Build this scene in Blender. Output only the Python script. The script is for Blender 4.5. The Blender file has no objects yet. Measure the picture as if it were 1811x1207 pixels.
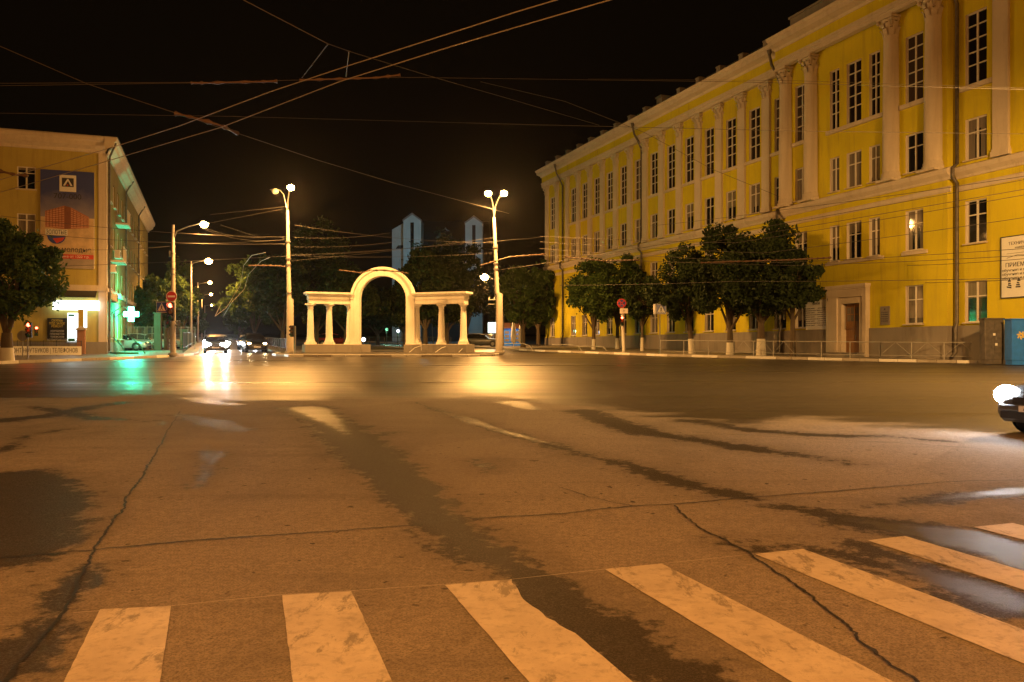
import bpy, bmesh, math, random
import numpy as np
from mathutils import Vector, Matrix, noise as mnoise
R = math.radians
C = bpy.context.scene.collection
sc = bpy.context.scene
random.seed(7)
# ------------------------------------------------------------------ camera, sky, exposure
F, CX, HY, H, S = 1462.0, 905.5, 616.0, 1.57, 26.0/1462.0   # focal length in photo pixels, horizon row, eye height, slope of the square
cam_d = bpy.data.cameras.new('camera'); cam = bpy.data.objects.new('camera', cam_d); C.objects.link(cam)
cam.location = (0, 0, H); cam.rotation_euler = (R(90), 0, 0)
cam_d.sensor_width = 36; cam_d.lens = 36*F/1811; cam_d.shift_y = 12.5/1811
cam_d.clip_start = .05; cam_d.clip_end = 3000
sc.camera = cam
w = bpy.data.worlds.new('World'); sc.world = w; w.use_nodes = True
wn = w.node_tree; wn.nodes.clear()
wo = wn.nodes.new('ShaderNodeOutputWorld'); sky = wn.nodes.new('ShaderNodeTexSky'); sky.sky_type = 'NISHITA'; sky.sun_disc = False
sky.sun_elevation = R(-9); sky.sun_rotation = R(200)
b1 = wn.nodes.new('ShaderNodeBackground'); wn.links.new(sky.outputs[0], b1.inputs[0]); b1.inputs[1].default_value = .05
b2 = wn.nodes.new('ShaderNodeBackground'); b2.inputs[0].default_value = (.0030, .0016, .0006, 1); b2.inputs[1].default_value = 1.0
ad = wn.nodes.new('ShaderNodeAddShader'); wn.links.new(b1.outputs[0], ad.inputs[0]); wn.links.new(b2.outputs[0], ad.inputs[1]); wn.links.new(ad.outputs[0], wo.inputs[0])
sc.view_settings.view_transform = 'Standard'; sc.view_settings.look = 'None'; sc.view_settings.exposure = 0; sc.view_settings.gamma = 1
sc.cycles.use_denoising = True
sc.cycles.max_bounces = 5; sc.cycles.diffuse_bounces = 2; sc.cycles.glossy_bounces = 3; sc.cycles.transparent_max_bounces = 6
sc.cycles.sample_clamp_indirect = 6
SODIUM = (1.0, .47, .115); AMBER = (1.0, .36, .062); KPOW = 1.0; HAZE = .0001

# ------------------------------------------------------------------ helpers
def gz(x, y): return S*y
def at(px, py, Y): return Vector(((px-CX)/F*Y, Y, H+(HY-py)/F*Y))
def onroad(px, py):
    Y = F*H/(py-(HY-26.0)); return Vector(((px-CX)/F*Y, Y, S*Y))
def zat(py, Y): return H+(HY-py)/F*Y

class MB:
    def __init__(s): s.v = []; s.f = []; s.m = []; s.smooth = []
    def add(s, vs, fs, m=0, sm=False):
        o = len(s.v); s.v += [tuple(v) for v in vs]
        for f in fs: s.f.append(tuple(i+o for i in f)); s.m.append(m); s.smooth.append(sm)
    def box(s, x0, x1, y0, y1, z0, z1, m=0):
        if x0 > x1: x0, x1 = x1, x0
        if y0 > y1: y0, y1 = y1, y0
        vs = [(x0,y0,z0),(x1,y0,z0),(x1,y1,z0),(x0,y1,z0),(x0,y0,z1),(x1,y0,z1),(x1,y1,z1),(x0,y1,z1)]
        s.add(vs, [(0,3,2,1),(4,5,6,7),(0,1,5,4),(1,2,6,5),(2,3,7,6),(3,0,4,7)], m)
    def obox(s, c, ux, uy, uz, hx, hy, hz, m=0):
        c = Vector(c); ux = Vector(ux).normalized()*hx; uy = Vector(uy).normalized()*hy; uz = Vector(uz).normalized()*hz
        vs = [c+a*ux+b*uy+d*uz for d in (-1,1) for a, b in ((-1,-1),(1,-1),(1,1),(-1,1))]
        s.add(vs, [(0,3,2,1),(4,5,6,7),(0,1,5,4),(1,2,6,5),(2,3,7,6),(3,0,4,7)], m)
    def quad(s, a, b, c, d, m=0): s.add([a,b,c,d], [(0,1,2,3)], m)
    def prism(s, poly, z0, z1, m=0):
        n = len(poly)
        if callable(z0): lo = [(x,y,z0(x,y)) for x,y in poly]; hi = [(x,y,z1(x,y)) for x,y in poly]
        else: lo = [(x,y,z0) for x,y in poly]; hi = [(x,y,z1) for x,y in poly]
        s.add(lo+hi, [tuple(range(n-1,-1,-1)), tuple(range(n,2*n))]+[(i,(i+1)%n,n+(i+1)%n,n+i) for i in range(n)], m)
    def extr(s, poly, axis, a0, a1, m=0):   # profile of 2 coordinates swept along x ('x': poly=(y,z)) or y ('y': poly=(x,z))
        n = len(poly)
        f = (lambda p, t: (t, p[0], p[1])) if axis == 'x' else (lambda p, t: (p[0], t, p[1]))
        s.add([f(p,a0) for p in poly]+[f(p,a1) for p in poly], [tuple(range(n-1,-1,-1)), tuple(range(n,2*n))]+[(i,(i+1)%n,n+(i+1)%n,n+i) for i in range(n)], m)
    def tube(s, pts, rad, n=8, m=0, sm=True, cap=True):
        pts = [Vector(p) for p in pts]
        if not hasattr(rad, '__len__'): rad = [rad]*len(pts)
        rings = []; up = None
        for i, p in enumerate(pts):
            t = (pts[min(i+1,len(pts)-1)]-pts[max(i-1,0)]).normalized()
            if up is None: up = Vector((0,0,1)) if abs(t.z) < .9 else Vector((0,1,0))
            a = t.cross(up)
            if a.length < 1e-5: a = t.cross(Vector((1,0,0)))
            a.normalize(); b = a.cross(t).normalized(); up = b
            rings.append([p+(a*math.cos(2*math.pi*k/n)+b*math.sin(2*math.pi*k/n))*rad[i] for k in range(n)])
        vs = [v for r in rings for v in r]; fs = []
        for i in range(len(pts)-1):
            for k in range(n):
                k2 = (k+1) % n; fs.append((i*n+k2, i*n+k, (i+1)*n+k, (i+1)*n+k2))
        s.add(vs, fs, m, sm)
        if cap:
            s.add(rings[0], [tuple(range(n))], m); s.add(rings[-1], [tuple(range(n-1,-1,-1))], m)
    def lathe(s, prof, c=(0,0,0), n=16, m=0, sm=True, axis='z'):   # prof (r, h)
        vs = []
        for r, h in prof:
            for k in range(n):
                a = 2*math.pi*k/n; p = (r*math.cos(a), r*math.sin(a), h)
                if axis == 'y': p = (p[0], h, p[1])
                if axis == 'x': p = (h, p[0], p[1])
                vs.append((p[0]+c[0], p[1]+c[1], p[2]+c[2]))
        fs = []
        for i in range(len(prof)-1):
            for k in range(n):
                k2 = (k+1) % n; q = (i*n+k, i*n+k2, (i+1)*n+k2, (i+1)*n+k)
                fs.append(q if axis != 'y' else q[::-1])
        s.add(vs, fs, m, sm)
        s.add(vs[:n], [tuple(range(n))[::-1]], m); s.add(vs[-n:], [tuple(range(n))], m)
    def ball(s, c, rx, ry, rz, m=0, nu=12, nv=8):
        vs = []; fs = []
        for j in range(nv+1):
            t = math.pi*j/nv
            for i in range(nu):
                a = 2*math.pi*i/nu; vs.append((c[0]+rx*math.sin(t)*math.cos(a), c[1]+ry*math.sin(t)*math.sin(a), c[2]+rz*math.cos(t)))
        for j in range(nv):
            for i in range(nu): fs.append((j*nu+i, (j+1)*nu+i, (j+1)*nu+(i+1)%nu, j*nu+(i+1)%nu))
        s.add(vs, fs, m, True)
    def build(s, name, mats, parent=None, loc=None, bevel=0):
        me = bpy.data.meshes.new(name); me.from_pydata(s.v, [], s.f)
        if not isinstance(mats, (list, tuple)): mats = [mats]
        for m in mats: me.materials.append(m)
        me.polygons.foreach_set('material_index', s.m); me.polygons.foreach_set('use_smooth', s.smooth); me.update()
        o = bpy.data.objects.new(name, me); C.objects.link(o)
        if parent: o.parent = parent
        if loc: o.location = loc
        if bevel:
            b = o.modifiers.new('bevel', 'BEVEL'); b.width = bevel; b.segments = 2; b.limit_method = 'ANGLE'
        return o
def tag(o, label, cat, group=None, kind=None):
    if label: o['label'] = label
    if cat: o['category'] = cat
    if group: o['group'] = group
    if kind: o['kind'] = kind
    return o
def empty(name, loc, label, cat, group=None, rz=0):
    o = bpy.data.objects.new(name, None); C.objects.link(o); o.location = loc; o.rotation_euler = (0,0,rz); o.empty_display_size = .3
    return tag(o, label, cat, group)
def copy_tree(o, parent=None):
    c = o.copy(); C.objects.link(c)
    c.parent = parent
    for ch in [x for x in o.children]: copy_tree(ch, c)
    return c
def dup(o, loc, rz, label, scale=None, group=None):
    c = copy_tree(o); c.location = loc; c.rotation_euler = (0,0,rz); c['label'] = label
    if scale: c.scale = scale
    if group: c['group'] = group
    return c
def text(name, body, size, mat, parent, loc, rot, align='CENTER', ext=.004, sx=1, fit=None):
    cu = bpy.data.curves.new(name, 'FONT'); cu.body = body; cu.size = size; cu.align_x = align; cu.align_y = 'CENTER'; cu.extrude = ext
    cu.materials.append(mat); o = bpy.data.objects.new(name, cu); C.objects.link(o); o.parent = parent; o.location = loc; o.rotation_euler = rot
    dg = bpy.context.evaluated_depsgraph_get(); me = bpy.data.meshes.new_from_object(o.evaluated_get(dg)); me.name = name
    if fit: sx = fit/max(.01, max(v.co.x for v in me.vertices)-min(v.co.x for v in me.vertices))
    q = bpy.data.objects.new(name, me); C.objects.link(q); q.parent = parent; q.location = loc; q.rotation_euler = rot; q.scale = (sx, 1, 1)
    bpy.data.objects.remove(o); return q
def light(parent, loc, power, color=SODIUM, r=.18, spot=None, rot=None, name='lamp_light', blend=.6):
    l = bpy.data.lights.new(name, 'SPOT' if spot else 'POINT'); l.energy = power; l.color = color; l.shadow_soft_size = r
    if spot: l.spot_size = R(spot); l.spot_blend = blend
    o = bpy.data.objects.new(name, l); C.objects.link(o); o.parent = parent; o.location = loc
    if rot: o.rotation_euler = rot
    return o

# ------------------------------------------------------------------ materials
class NT:
    def __init__(s, name):
        s.m = bpy.data.materials.new(name); s.m.use_nodes = True; s.t = s.m.node_tree; s.t.nodes.clear()
        s.out = s.n('ShaderNodeOutputMaterial')
    def n(s, t, **k):
        x = s.t.nodes.new(t)
        for a, b in k.items(): setattr(x, a, b)
        return x
    def l(s, a, b): s.t.links.new(a, b)
    def noise(s, vec, scale, detail=4, rough=.55, dist=0):
        x = s.n('ShaderNodeTexNoise'); x.inputs['Scale'].default_value = scale; x.inputs['Detail'].default_value = detail
        x.inputs['Roughness'].default_value = rough; x.inputs['Distortion'].default_value = dist
        if vec is not None: s.l(vec, x.inputs['Vector'])
        return x.outputs[0]
    def ramp(s, f, stops):
        x = s.n('ShaderNodeValToRGB'); e = x.color_ramp.elements
        while len(e) < len(stops): e.new(.5)
        for i, (p, c) in enumerate(stops): e[i].position = p; e[i].color = (c, c, c, 1) if not hasattr(c, '__len__') else tuple(c)+(1,)
        s.l(f, x.inputs[0]); return x.outputs[0]
    def mix(s, f, a, b, mode='MIX'):
        x = s.n('ShaderNodeMix', data_type='RGBA', blend_type=mode)
        for i, v in ((0, f), (6, a), (7, b)):
            if hasattr(v, 'is_output'): s.l(v, x.inputs[i])
            elif i == 0: x.inputs[0].default_value = v
            else: x.inputs[i].default_value = tuple(v)+(1,) if len(v) == 3 else v
        return x.outputs[2]
    def math(s, op, a, b=None, clamp=False):
        x = s.n('ShaderNodeMath', operation=op, use_clamp=clamp)
        for i, v in ((0, a), (1, b)):
            if v is None: continue
            if hasattr(v, 'is_output'): s.l(v, x.inputs[i])
            else: x.inputs[i].default_value = v
        return x.outputs[0]
    def obj(s): return s.n('ShaderNodeTexCoord').outputs['Object']
    def mapping(s, vec, scale):
        x = s.n('ShaderNodeMapping'); x.inputs['Scale'].default_value = scale; s.l(vec, x.inputs[0]); return x.outputs[0]
    def bsdf(s, color=None, rough=.8, metal=0, bump=None, bs=.3, bd=.02, spec=.5, emis=None, es=0, coat=0):
        b = s.n('ShaderNodeBsdfPrincipled')
        for k, v in (('Base Color', color), ('Roughness', rough), ('Metallic', metal), ('Specular IOR Level', spec), ('Coat Weight', coat)):
            if v is None: continue
            if hasattr(v, 'is_output'): s.l(v, b.inputs[k])
            else: b.inputs[k].default_value = tuple(v)+(1,) if hasattr(v, '__len__') else v
        if emis: b.inputs['Emission Color'].default_value = tuple(emis)+(1,); b.inputs['Emission Strength'].default_value = es
        if bump is not None:
            bb = s.n('ShaderNodeBump'); bb.inputs['Strength'].default_value = bs; bb.inputs['Distance'].default_value = bd; s.l(bump, bb.inputs['Height']); s.l(bb.outputs[0], b.inputs['Normal'])
        s.l(b.outputs[0], s.out.inputs[0]); return b
def simple(name, col, rough=.6, metal=0, var=.15, scale=3, emis=None, es=0, spec=.5):
    t = NT(name); o = t.obj(); n = t.noise(o, scale, 5)
    c = t.mix(t.ramp(n, [(.3, 0), (.75, 1)]), tuple(x*(1-var) for x in col), tuple(min(1, x*(1+var)) for x in col))
    t.bsdf(c, rough, metal, bump=t.noise(o, scale*12, 3), bs=.08, emis=emis, es=es, spec=spec); return t.m
def emit(name, col, st):
    t = NT(name); e = t.n('ShaderNodeEmission'); e.inputs[0].default_value = tuple(col)+(1,); e.inputs[1].default_value = st; t.l(e.outputs[0], t.out.inputs[0]); return t.m
def stucco(name, col, dark, grime=.5):
    t = NT(name); o = t.obj()
    n1 = t.noise(o, .35, 6, .6); n2 = t.noise(t.mapping(o, (1.2, 1.2, .12)), 1.6, 6, .65, .4); n3 = t.noise(o, 9, 4)
    c = t.mix(t.ramp(n1, [(.35, 0), (.7, 1)]), col, tuple(x*.86 for x in col))
    c = t.mix(t.math('MULTIPLY', t.ramp(n2, [(.5, 0), (.78, 1)]), grime), c, dark)
    n4 = t.noise(t.mapping(o, (3.2, 3.2, .10)), 1.4, 5, .6)
    c = t.mix(t.math('MULTIPLY', t.math('MULTIPLY', t.ramp(n4, [(.54, 0), (.66, 1)]), t.ramp(n1, [(.45, 0), (.62, 1)])), grime*.9), c, dark)
    c = t.mix(t.math('MULTIPLY', t.ramp(n3, [(.55, 0), (.8, 1)]), .22), c, dark)
    t.bsdf(c, .85, bump=t.noise(o, 22, 5, .7), bs=.25, bd=.02, spec=.25); return t.m
M = {}
M['yellow'] = stucco('yellow_stucco', (.64, .545, .022), (.38, .29, .045), .7)
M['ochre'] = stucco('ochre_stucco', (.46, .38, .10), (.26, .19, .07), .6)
M['ochreshade'] = stucco('ochre_stucco_shaded', (.26, .215, .07), (.13, .10, .05), .7)  # side wall's shade painted in, as a darker copy of the front ochre
M['cream'] = stucco('cream_plaster', (.62, .54, .44), (.34, .27, .2), .5)
M['plinth'] = stucco('plinth_render', (.27, .24, .215), (.14, .12, .11), .7)
M['arch'] = stucco('arch_plaster', (.78, .74, .68), (.50, .43, .34), .6)
M['stone'] = stucco('granite_base', (.24, .22, .2), (.12, .11, .1), .5)
M['rail'] = simple('railing_paint', (.36, .35, .33), .5, var=.2)
M['white'] = simple('white_paint', (.72, .70, .66), .5, var=.06)
M['frame'] = simple('window_paint', (.62, .58, .52), .5, var=.1)
M['metal'] = simple('grey_metal', (.22, .22, .22), .45, .6)
M['pipe'] = simple('downpipe_zinc', (.12, .105, .09), .5, .3, var=.4, scale=4)
M['dark'] = simple('dark_metal', (.03, .03, .03), .5)
M['black'] = simple('black_plastic', (.015, .015, .015), .4)
M['rubber'] = simple('rubber', (.015, .015, .015), .8)
M['concrete'] = stucco('pole_concrete', (.42, .38, .33), (.26, .22, .18), .5)
M['roof'] = simple('roof_sheet', (.035, .03, .028), .6, .2)
M['wood'] = None
t = NT('door_wood'); o = t.obj(); n = t.noise(t.mapping(o, (8, 8, .7)), 3, 5, .6, .6)
t.bsdf(t.mix(n, (.16, .075, .022), (.34, .17, .055)), .45, bump=n, bs=.1); M['wood'] = t.m
# windows: dark glossy glass with curtains showing behind some of them
t = NT('window_glass'); oi = t.n('ShaderNodeObjectInfo').outputs['Random']; o = t.obj()
folds = t.noise(t.mapping(o, (9, 9, .3)), 2.2, 3)
cur = t.mix(folds, (.09, .075, .065), (.24, .21, .19))
sz = t.n('ShaderNodeSeparateXYZ'); t.l(o, sz.inputs[0]); oi2 = t.math('FRACT', t.math('MULTIPLY', oi, 7.31)); oi3 = t.math('FRACT', t.math('MULTIPLY', oi, 23.7))
cur = t.mix(oi3, cur, t.mix(folds, (.10, .085, .06), (.30, .25, .18)))
blind = t.math('GREATER_THAN', sz.outputs[2], t.math('MULTIPLY', oi2, 2.6)); side = t.math('GREATER_THAN', t.math('ABSOLUTE', sz.outputs[0]), t.math('MULTIPLY', oi3, .75))
c = t.mix(t.math('MAXIMUM', blind, side), (.010, .010, .012), cur); c = t.mix(t.ramp(oi, [(.12, 0), (.14, 1)]), (.012, .011, .012), c)
t.bsdf(c, .04, spec=.7, bump=t.noise(o, 1.2, 2), bs=.06, bd=.02); M['glass'] = t.m
t = NT('hall_glass'); o = t.obj(); oi = t.n('ShaderNodeObjectInfo').outputs['Random']; t.bsdf(t.mix(t.ramp(oi, [(.35, 0), (.95, 1)]), (.010, .008, .008), (.085, .06, .05)), .05, spec=.6, bump=t.noise(o, 1.1, 2), bs=.06, bd=.02); M['hallglass'] = t.m
M['carglass'] = simple('car_glass', (.01, .01, .012), .05, spec=.7)
M['leaf'] = None
def leafmat(name, a, b):
    t = NT(name); oi = t.n('ShaderNodeObjectInfo').outputs['Random']; g = t.n('ShaderNodeNewGeometry')
    n = t.noise(g.outputs['Position'], 1.3, 4); n2 = t.noise(g.outputs['Position'], 9, 2)
    c = t.mix(t.ramp(n, [(.35, 0), (.65, 1)]), a, b); c = t.mix(t.math('MULTIPLY', t.ramp(n2, [(.5, 0), (.75, 1)]), .5), c, tuple(min(1, x*1.7) for x in b))
    p = t.bsdf(c, .65, spec=.25)
    tr = t.n('ShaderNodeBsdfTranslucent'); t.l(c, tr.inputs[0]); mx = t.n('ShaderNodeMixShader'); mx.inputs[0].default_value = .25
    t.l(p.outputs[0], mx.inputs[1]); t.l(tr.outputs[0], mx.inputs[2]); t.l(mx.outputs[0], t.out.inputs[0]); return t.m
M['leaf'] = leafmat('leaves_green', (.035, .065, .015), (.075, .12, .025))
M['leafdark'] = leafmat('leaves_dark', (.018, .032, .010), (.040, .062, .018))
M['bark'] = stucco('bark', (.10, .075, .05), (.04, .03, .02), .8)
M['lime'] = stucco('limewashed_bark', (.60, .58, .52), (.35, .32, .28), .5)
M['bowl'] = emit('lamp_bowl_lit', (1.0, .62, .22), 90)
M['bowlfar'] = emit('far_lamp_bowl_lit', (1.0, .62, .22), 60)
M['bowloff'] = simple('lamp_bowl_unlit', (.4, .38, .33), .3)
M['red'] = emit('red_signal_lit', (1.0, .07, .03), 30)
M['redlens'] = simple('red_lens', (.25, .01, .01), .3)
M['greenlens'] = simple('green_lens', (.01, .12, .05), .3)
M['amberlens'] = simple('amber_lens', (.3, .12, .01), .3)
M['signwhite'] = emit('lightbox_white', (.85, 1.0, .93), 4)
M['signphone'] = emit('lightbox_phone', (.9, 1.0, .97), 2.2)
M['crossgreen'] = emit('cross_green_lit', (.12, 1.0, .55), 22)
M['headlight'] = emit('headlight_lit', (.95, .97, 1.0), 70)
M['headwarm'] = emit('headlight_warm', (1.0, .72, .35), 26)
M['whitelamp'] = emit('white_lamp_lit', (.8, .9, 1.0), 6)
M['greenlamp'] = emit('green_lamp_lit', (.25, .9, .45), 2)
M['tail'] = emit('tail_light_lit', (1, .05, .03), 6)
M['signred'] = simple('sign_red', (.45, .03, .03), .35, var=.05)
M['signblue'] = simple('sign_blue', (.02, .05, .30), .35, var=.05)
M['signface'] = simple('sign_white', (.7, .7, .68), .35, var=.04)
M['signyellow'] = simple('sign_yellow', (.7, .5, .03), .4)
M['ink'] = simple('ink', (.03, .03, .04), .6)
M['inkred'] = simple('ink_red', (.5, .05, .03), .6)
M['inkyellow'] = simple('ink_yellow', (.65, .5, .08), .6)
M['greenpaint'] = simple('green_paint', (.03, .2, .12), .5)
M['bluebox'] = simple('blue_box', (.02,.17,.75), .5)

# road asphalt: 'wet' = how far inside a wet patch (metres, + inside), 'worn' = paint wear
t = NT('asphalt'); g = t.n('ShaderNodeNewGeometry').outputs['Position']
wet = t.n('ShaderNodeAttribute'); wet.attribute_name = 'wet'; film = t.n('ShaderNodeAttribute'); film.attribute_name = 'film'
nb = t.noise(g, 1.6, 7, .68); nf = t.noise(g, 9, 5, .7); ng = t.noise(g, 75, 3, .6); ngg = t.noise(g, 230, 2, .6); nl = t.noise(g, .22, 5, .6)
edge = t.math('ADD', wet.outputs['Fac'], t.math('ADD', t.math('MULTIPLY', t.math('SUBTRACT', nb, .5), .95), t.math('MULTIPLY', t.math('SUBTRACT', nf, .5), .75)))
wm = t.ramp(t.math('ADD', t.math('MULTIPLY', edge, 9.0), .5), [(0, 0), (1, 1)])
fm = t.ramp(t.math('ADD', t.math('MULTIPLY', t.math('ADD', film.outputs['Fac'], t.math('MULTIPLY', t.math('ADD', t.math('SUBTRACT', t.noise(t.mapping(g, (.35, 1.2, 1)), .9, 6, .65), .5), t.math('MULTIPLY', t.math('SUBTRACT', nf, .5), .35)), 9.0)), .6), .5), [(0, 0), (1, 1)])
base = t.mix(t.ramp(nl, [(.3, 0), (.7, 1)]), (.33, .29, .25), (.46, .40, .345))
base = t.mix(t.math('MULTIPLY', t.ramp(ng, [(.38, 1), (.54, 0)]), .62), base, (.10, .088, .078))
base = t.mix(t.math('MULTIPLY', t.ramp(ngg, [(.54, 0), (.68, 1)]), .6), base, (.55, .50, .45))
mid = t.ramp(t.noise(g, 19, 5, .75), [(.36, 1), (.56, 0)])
base = t.mix(t.math('MULTIPLY', mid, .42), base, (.13, .115, .10))
spots = t.ramp(t.noise(g, 8.5, 3, .5), [(.69, 0), (.72, 1)])
base = t.mix(t.math('MULTIPLY', spots, .8), base, (.03, .028, .025))
stain = t.ramp(t.noise(t.mapping(g, (.5, .22, 1)), 1.1, 6, .7), [(.5, 0), (.68, 1)])
base = t.mix(t.math('MULTIPLY', stain, .38), base, (.13, .117, .105))
vor = t.n('ShaderNodeTexVoronoi'); vor.inputs['Scale'].default_value = .23; vor.inputs['Randomness'].default_value = 1; t.l(t.mapping(g, (1, .6, 1)), vor.inputs['Vector'])
sepc = t.n('ShaderNodeSeparateColor'); t.l(vor.outputs['Color'], sepc.inputs[0])
base = t.mix(t.math('MULTIPLY', t.ramp(sepc.outputs[0], [(.70, 0), (.72, 1)]), .16), base, (.12, .105, .09))
tyre = t.noise(t.mapping(g, (.18, 2.2, 1)), .9, 5, .7)
base = t.mix(t.math('MULTIPLY', t.ramp(tyre, [(.52, 0), (.70, 1)]), .30), base, (.14, .125, .11))
allwet = t.math('MAXIMUM', wm, fm)
damp = t.ramp(t.math('ADD', t.math('MULTIPLY', edge, 2.2), .95), [(0, 0), (1, 1)])
base = t.mix(t.math('MULTIPLY', damp, .38), base, (.12, .105, .09))
col = t.mix(t.math('MULTIPLY', allwet, t.math('SUBTRACT', 1.0, t.math('MULTIPLY', t.ramp(ngg, [(.5, 0), (.7, 1)]), .35))), base, t.mix(nf, (.032, .028, .024), (.075, .066, .055)))
r1 = t.math('SUBTRACT', .80, t.math('MULTIPLY', wm, t.math('ADD', .12, t.math('MULTIPLY', t.ramp(ng, [(.45, 0), (.6, 1)]), .26))))
streak = t.noise(t.mapping(g, (.03, .55, 1)), 1.0, 5, .65)
rough = t.mix(fm, t.mix(0, (0,0,0), (0,0,0)), (0,0,0))
rr = t.n('ShaderNodeMix', data_type='FLOAT'); t.l(fm, rr.inputs[0]); t.l(r1, rr.inputs[2])
t.l(t.math('ADD', t.math('MULTIPLY', t.ramp(streak, [(.3, 0), (.7, 1)]), .24), .25), rr.inputs[3])
bst = t.n('ShaderNodeMix', data_type='FLOAT'); t.l(allwet, bst.inputs[0]); bst.inputs[2].default_value = .8; bst.inputs[3].default_value = .55
sp = t.n('ShaderNodeMix', data_type='FLOAT'); t.l(t.math('MULTIPLY', wm, t.math('SUBTRACT', 1.0, fm)), sp.inputs[0]); sp.inputs[2].default_value = .26; sp.inputs[3].default_value = .09
b = t.bsdf(col, rr.outputs[0], spec=sp.outputs[0])
bb = t.n('ShaderNodeBump'); bb.inputs['Distance'].default_value = .006; t.l(bst.outputs[0], bb.inputs['Strength'])
t.l(t.math('ADD', ng, t.math('ADD', t.math('MULTIPLY', ngg, .9), t.math('MULTIPLY', nf, .8))), bb.inputs['Height']); t.l(bb.outputs[0], b.inputs['Normal'])
M['asphalt'] = t.m
t = NT('pavement_asphalt'); g = t.n('ShaderNodeNewGeometry').outputs['Position']
c = t.mix(t.ramp(t.noise(g, .6, 6), [(.3, 0), (.7, 1)]), (.13, .12, .11), (.23, .21, .19)); c = t.mix(t.math('MULTIPLY', t.noise(g, 30, 3), .4), c, (.08, .07, .07))
t.bsdf(c, .55, bump=t.noise(g, 40, 3), bs=.3, bd=.01); M['pave'] = t.m
t = NT('park_soil'); g = t.n('ShaderNodeNewGeometry').outputs['Position']
t.bsdf(t.mix(t.ramp(t.noise(g, .8, 6), [(.35, 0), (.65, 1)]), (.03, .035, .015), (.06, .05, .035)), .95, bump=t.noise(g, 14, 4), bs=.6, bd=.05); M['soil'] = t.m
t = NT('road_paint'); g = t.n('ShaderNodeNewGeometry').outputs['Position']
n1 = t.noise(g, 2.2, 7, .7); n2 = t.noise(g, 120, 3, .6); n3 = t.noise(g, 14, 5, .7)
c = t.mix(t.ramp(n1, [(.35, 0), (.7, 1)]), (.80, .74, .68), (.56, .50, .45))
c = t.mix(t.math('MULTIPLY', t.ramp(n3, [(.50, 0), (.70, 1)]), .55), c, (.30, .26, .23))
c = t.mix(t.math('MULTIPLY', t.ramp(t.noise(t.mapping(g, (1, .35, 1)), 5.5, 7, .75), [(.565, 0), (.63, 1)]), .8), c, (.27, .24, .21))
c = t.mix(t.ramp(n2, [(.66, 0), (.76, 1)]), c, (.16, .14, .13))
t.bsdf(c, .6, bump=n2, bs=.4, bd=.004); M['paint'] = t.m
t = NT('crack_fill'); g = t.n('ShaderNodeNewGeometry').outputs['Position']
t.bsdf(t.mix(t.noise(g, 40, 3), (.008, .007, .006), (.04, .035, .03)), .6, bump=t.noise(g, 60, 3), bs=.5, bd=.01); M['crack'] = t.m

# ------------------------------------------------------------------ ground, road, pavements
VX = -534.5/F                       # street direction: dx per dy
DS = Vector((VX, 1, 0)).normalized(); DN = Vector((DS.y, -DS.x, 0))   # along the street (away), to its right
YAW = math.atan2(-VX, 1.0)          # 20 deg
mb = MB(); g0 = 0.06
mb.quad((-900,-300,S*-300-g0),(900,-300,S*-300-g0),(900,1500,S*1500-g0),(-900,1500,S*1500-g0))
tag(mb.build('ground', M['soil']), None, None, kind='structure')

wetlines = [  # polylines in photo pixels with half widths in metres
 ([(540,722),(585,748),(640,795),(690,838),(740,885),(772,915),(830,962),(900,1010),(965,1052),(1050,1110),(1150,1165),(1240,1205)], [.5,.42,.42,.38,.3,.24,.2,.2,.2,.24,.24,.2]),
 ([(1030,728),(1120,762),(1240,780),(1330,795),(1420,806),(1500,820)], [.34,.34,.24,.2,.14,.05]),
 ([(735,712),(860,752),(960,785),(1040,806),(1140,832),(1230,862),(1330,882)], [.02,.1,.12,.12,.13,.18,.06]),
 ([(1350,895),(1440,905),(1540,925),(1680,950),(1830,985)], [.1,.22,.3,.36,.42]),
 ([(1520,965),(1620,1000),(1811,1060)], [.08,.14,.2]),
 ([(1285,960),(1330,970),(1420,966),(1500,985),(1620,1020),(1811,1090)], [.05,.08,.07,.12,.16,.2]),
 ([(0,845),(50,880),(60,930),(20,985)], [.5,.5,.42,.3]), ([(-60,860),(-60,980)], [.6,.5]),
 ([(0,1185),(60,1120),(110,1060),(150,1000)], [.2,.14,.08,.03]),
 ([(0,745),(90,735),(150,722),(220,712)], [.35,.3,.2,.2]), ([(60,720),(170,740),(260,745)], [.15,.2,.05]),
 ([(0,800),(50,770),(120,760)], [.05,.1,.05]),
 ([(350,860),(380,800)], [.02,.1]), ([(860,835),(840,815)], [.03,.05]), ([(1480,905),(1600,890),(1811,868)], [.0,.06,.14]),
 ([(1230,745),(1330,762),(1440,770),(1560,772),(1680,782)], [.3,.2,.15,.1,.0]),
 ([(540,720),(640,775),(690,765)], [.1,.12,.05]), ([(320,735),(360,745),(430,760)], [.1,.25,.2]),
]
film_edge = [(-400,706),(0,704),(330,700),(430,712),(540,708),(640,704),(760,702),(900,706),(1020,718),(1110,728),(1230,742),(1340,754),(1420,742),(1560,750),(1700,757),(1811,765),(2300,800)]
def seg_dist(X, Y, pl, hw):
    best = np.full(X.shape, -9.0)
    for (a, b), (ha, hb) in zip(zip(pl[:-1], pl[1:]), zip(hw[:-1], hw[1:])):
        d = b-a; L2 = d.x*d.x+d.y*d.y+1e-9
        tt = np.clip(((X-a.x)*d.x+(Y-a.y)*d.y)/L2, 0, 1)
        dist = np.hypot(X-(a.x+tt*d.x), Y-(a.y+tt*d.y))
        best = np.maximum(best, ha+(hb-ha)*tt-dist)
    return best
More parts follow.
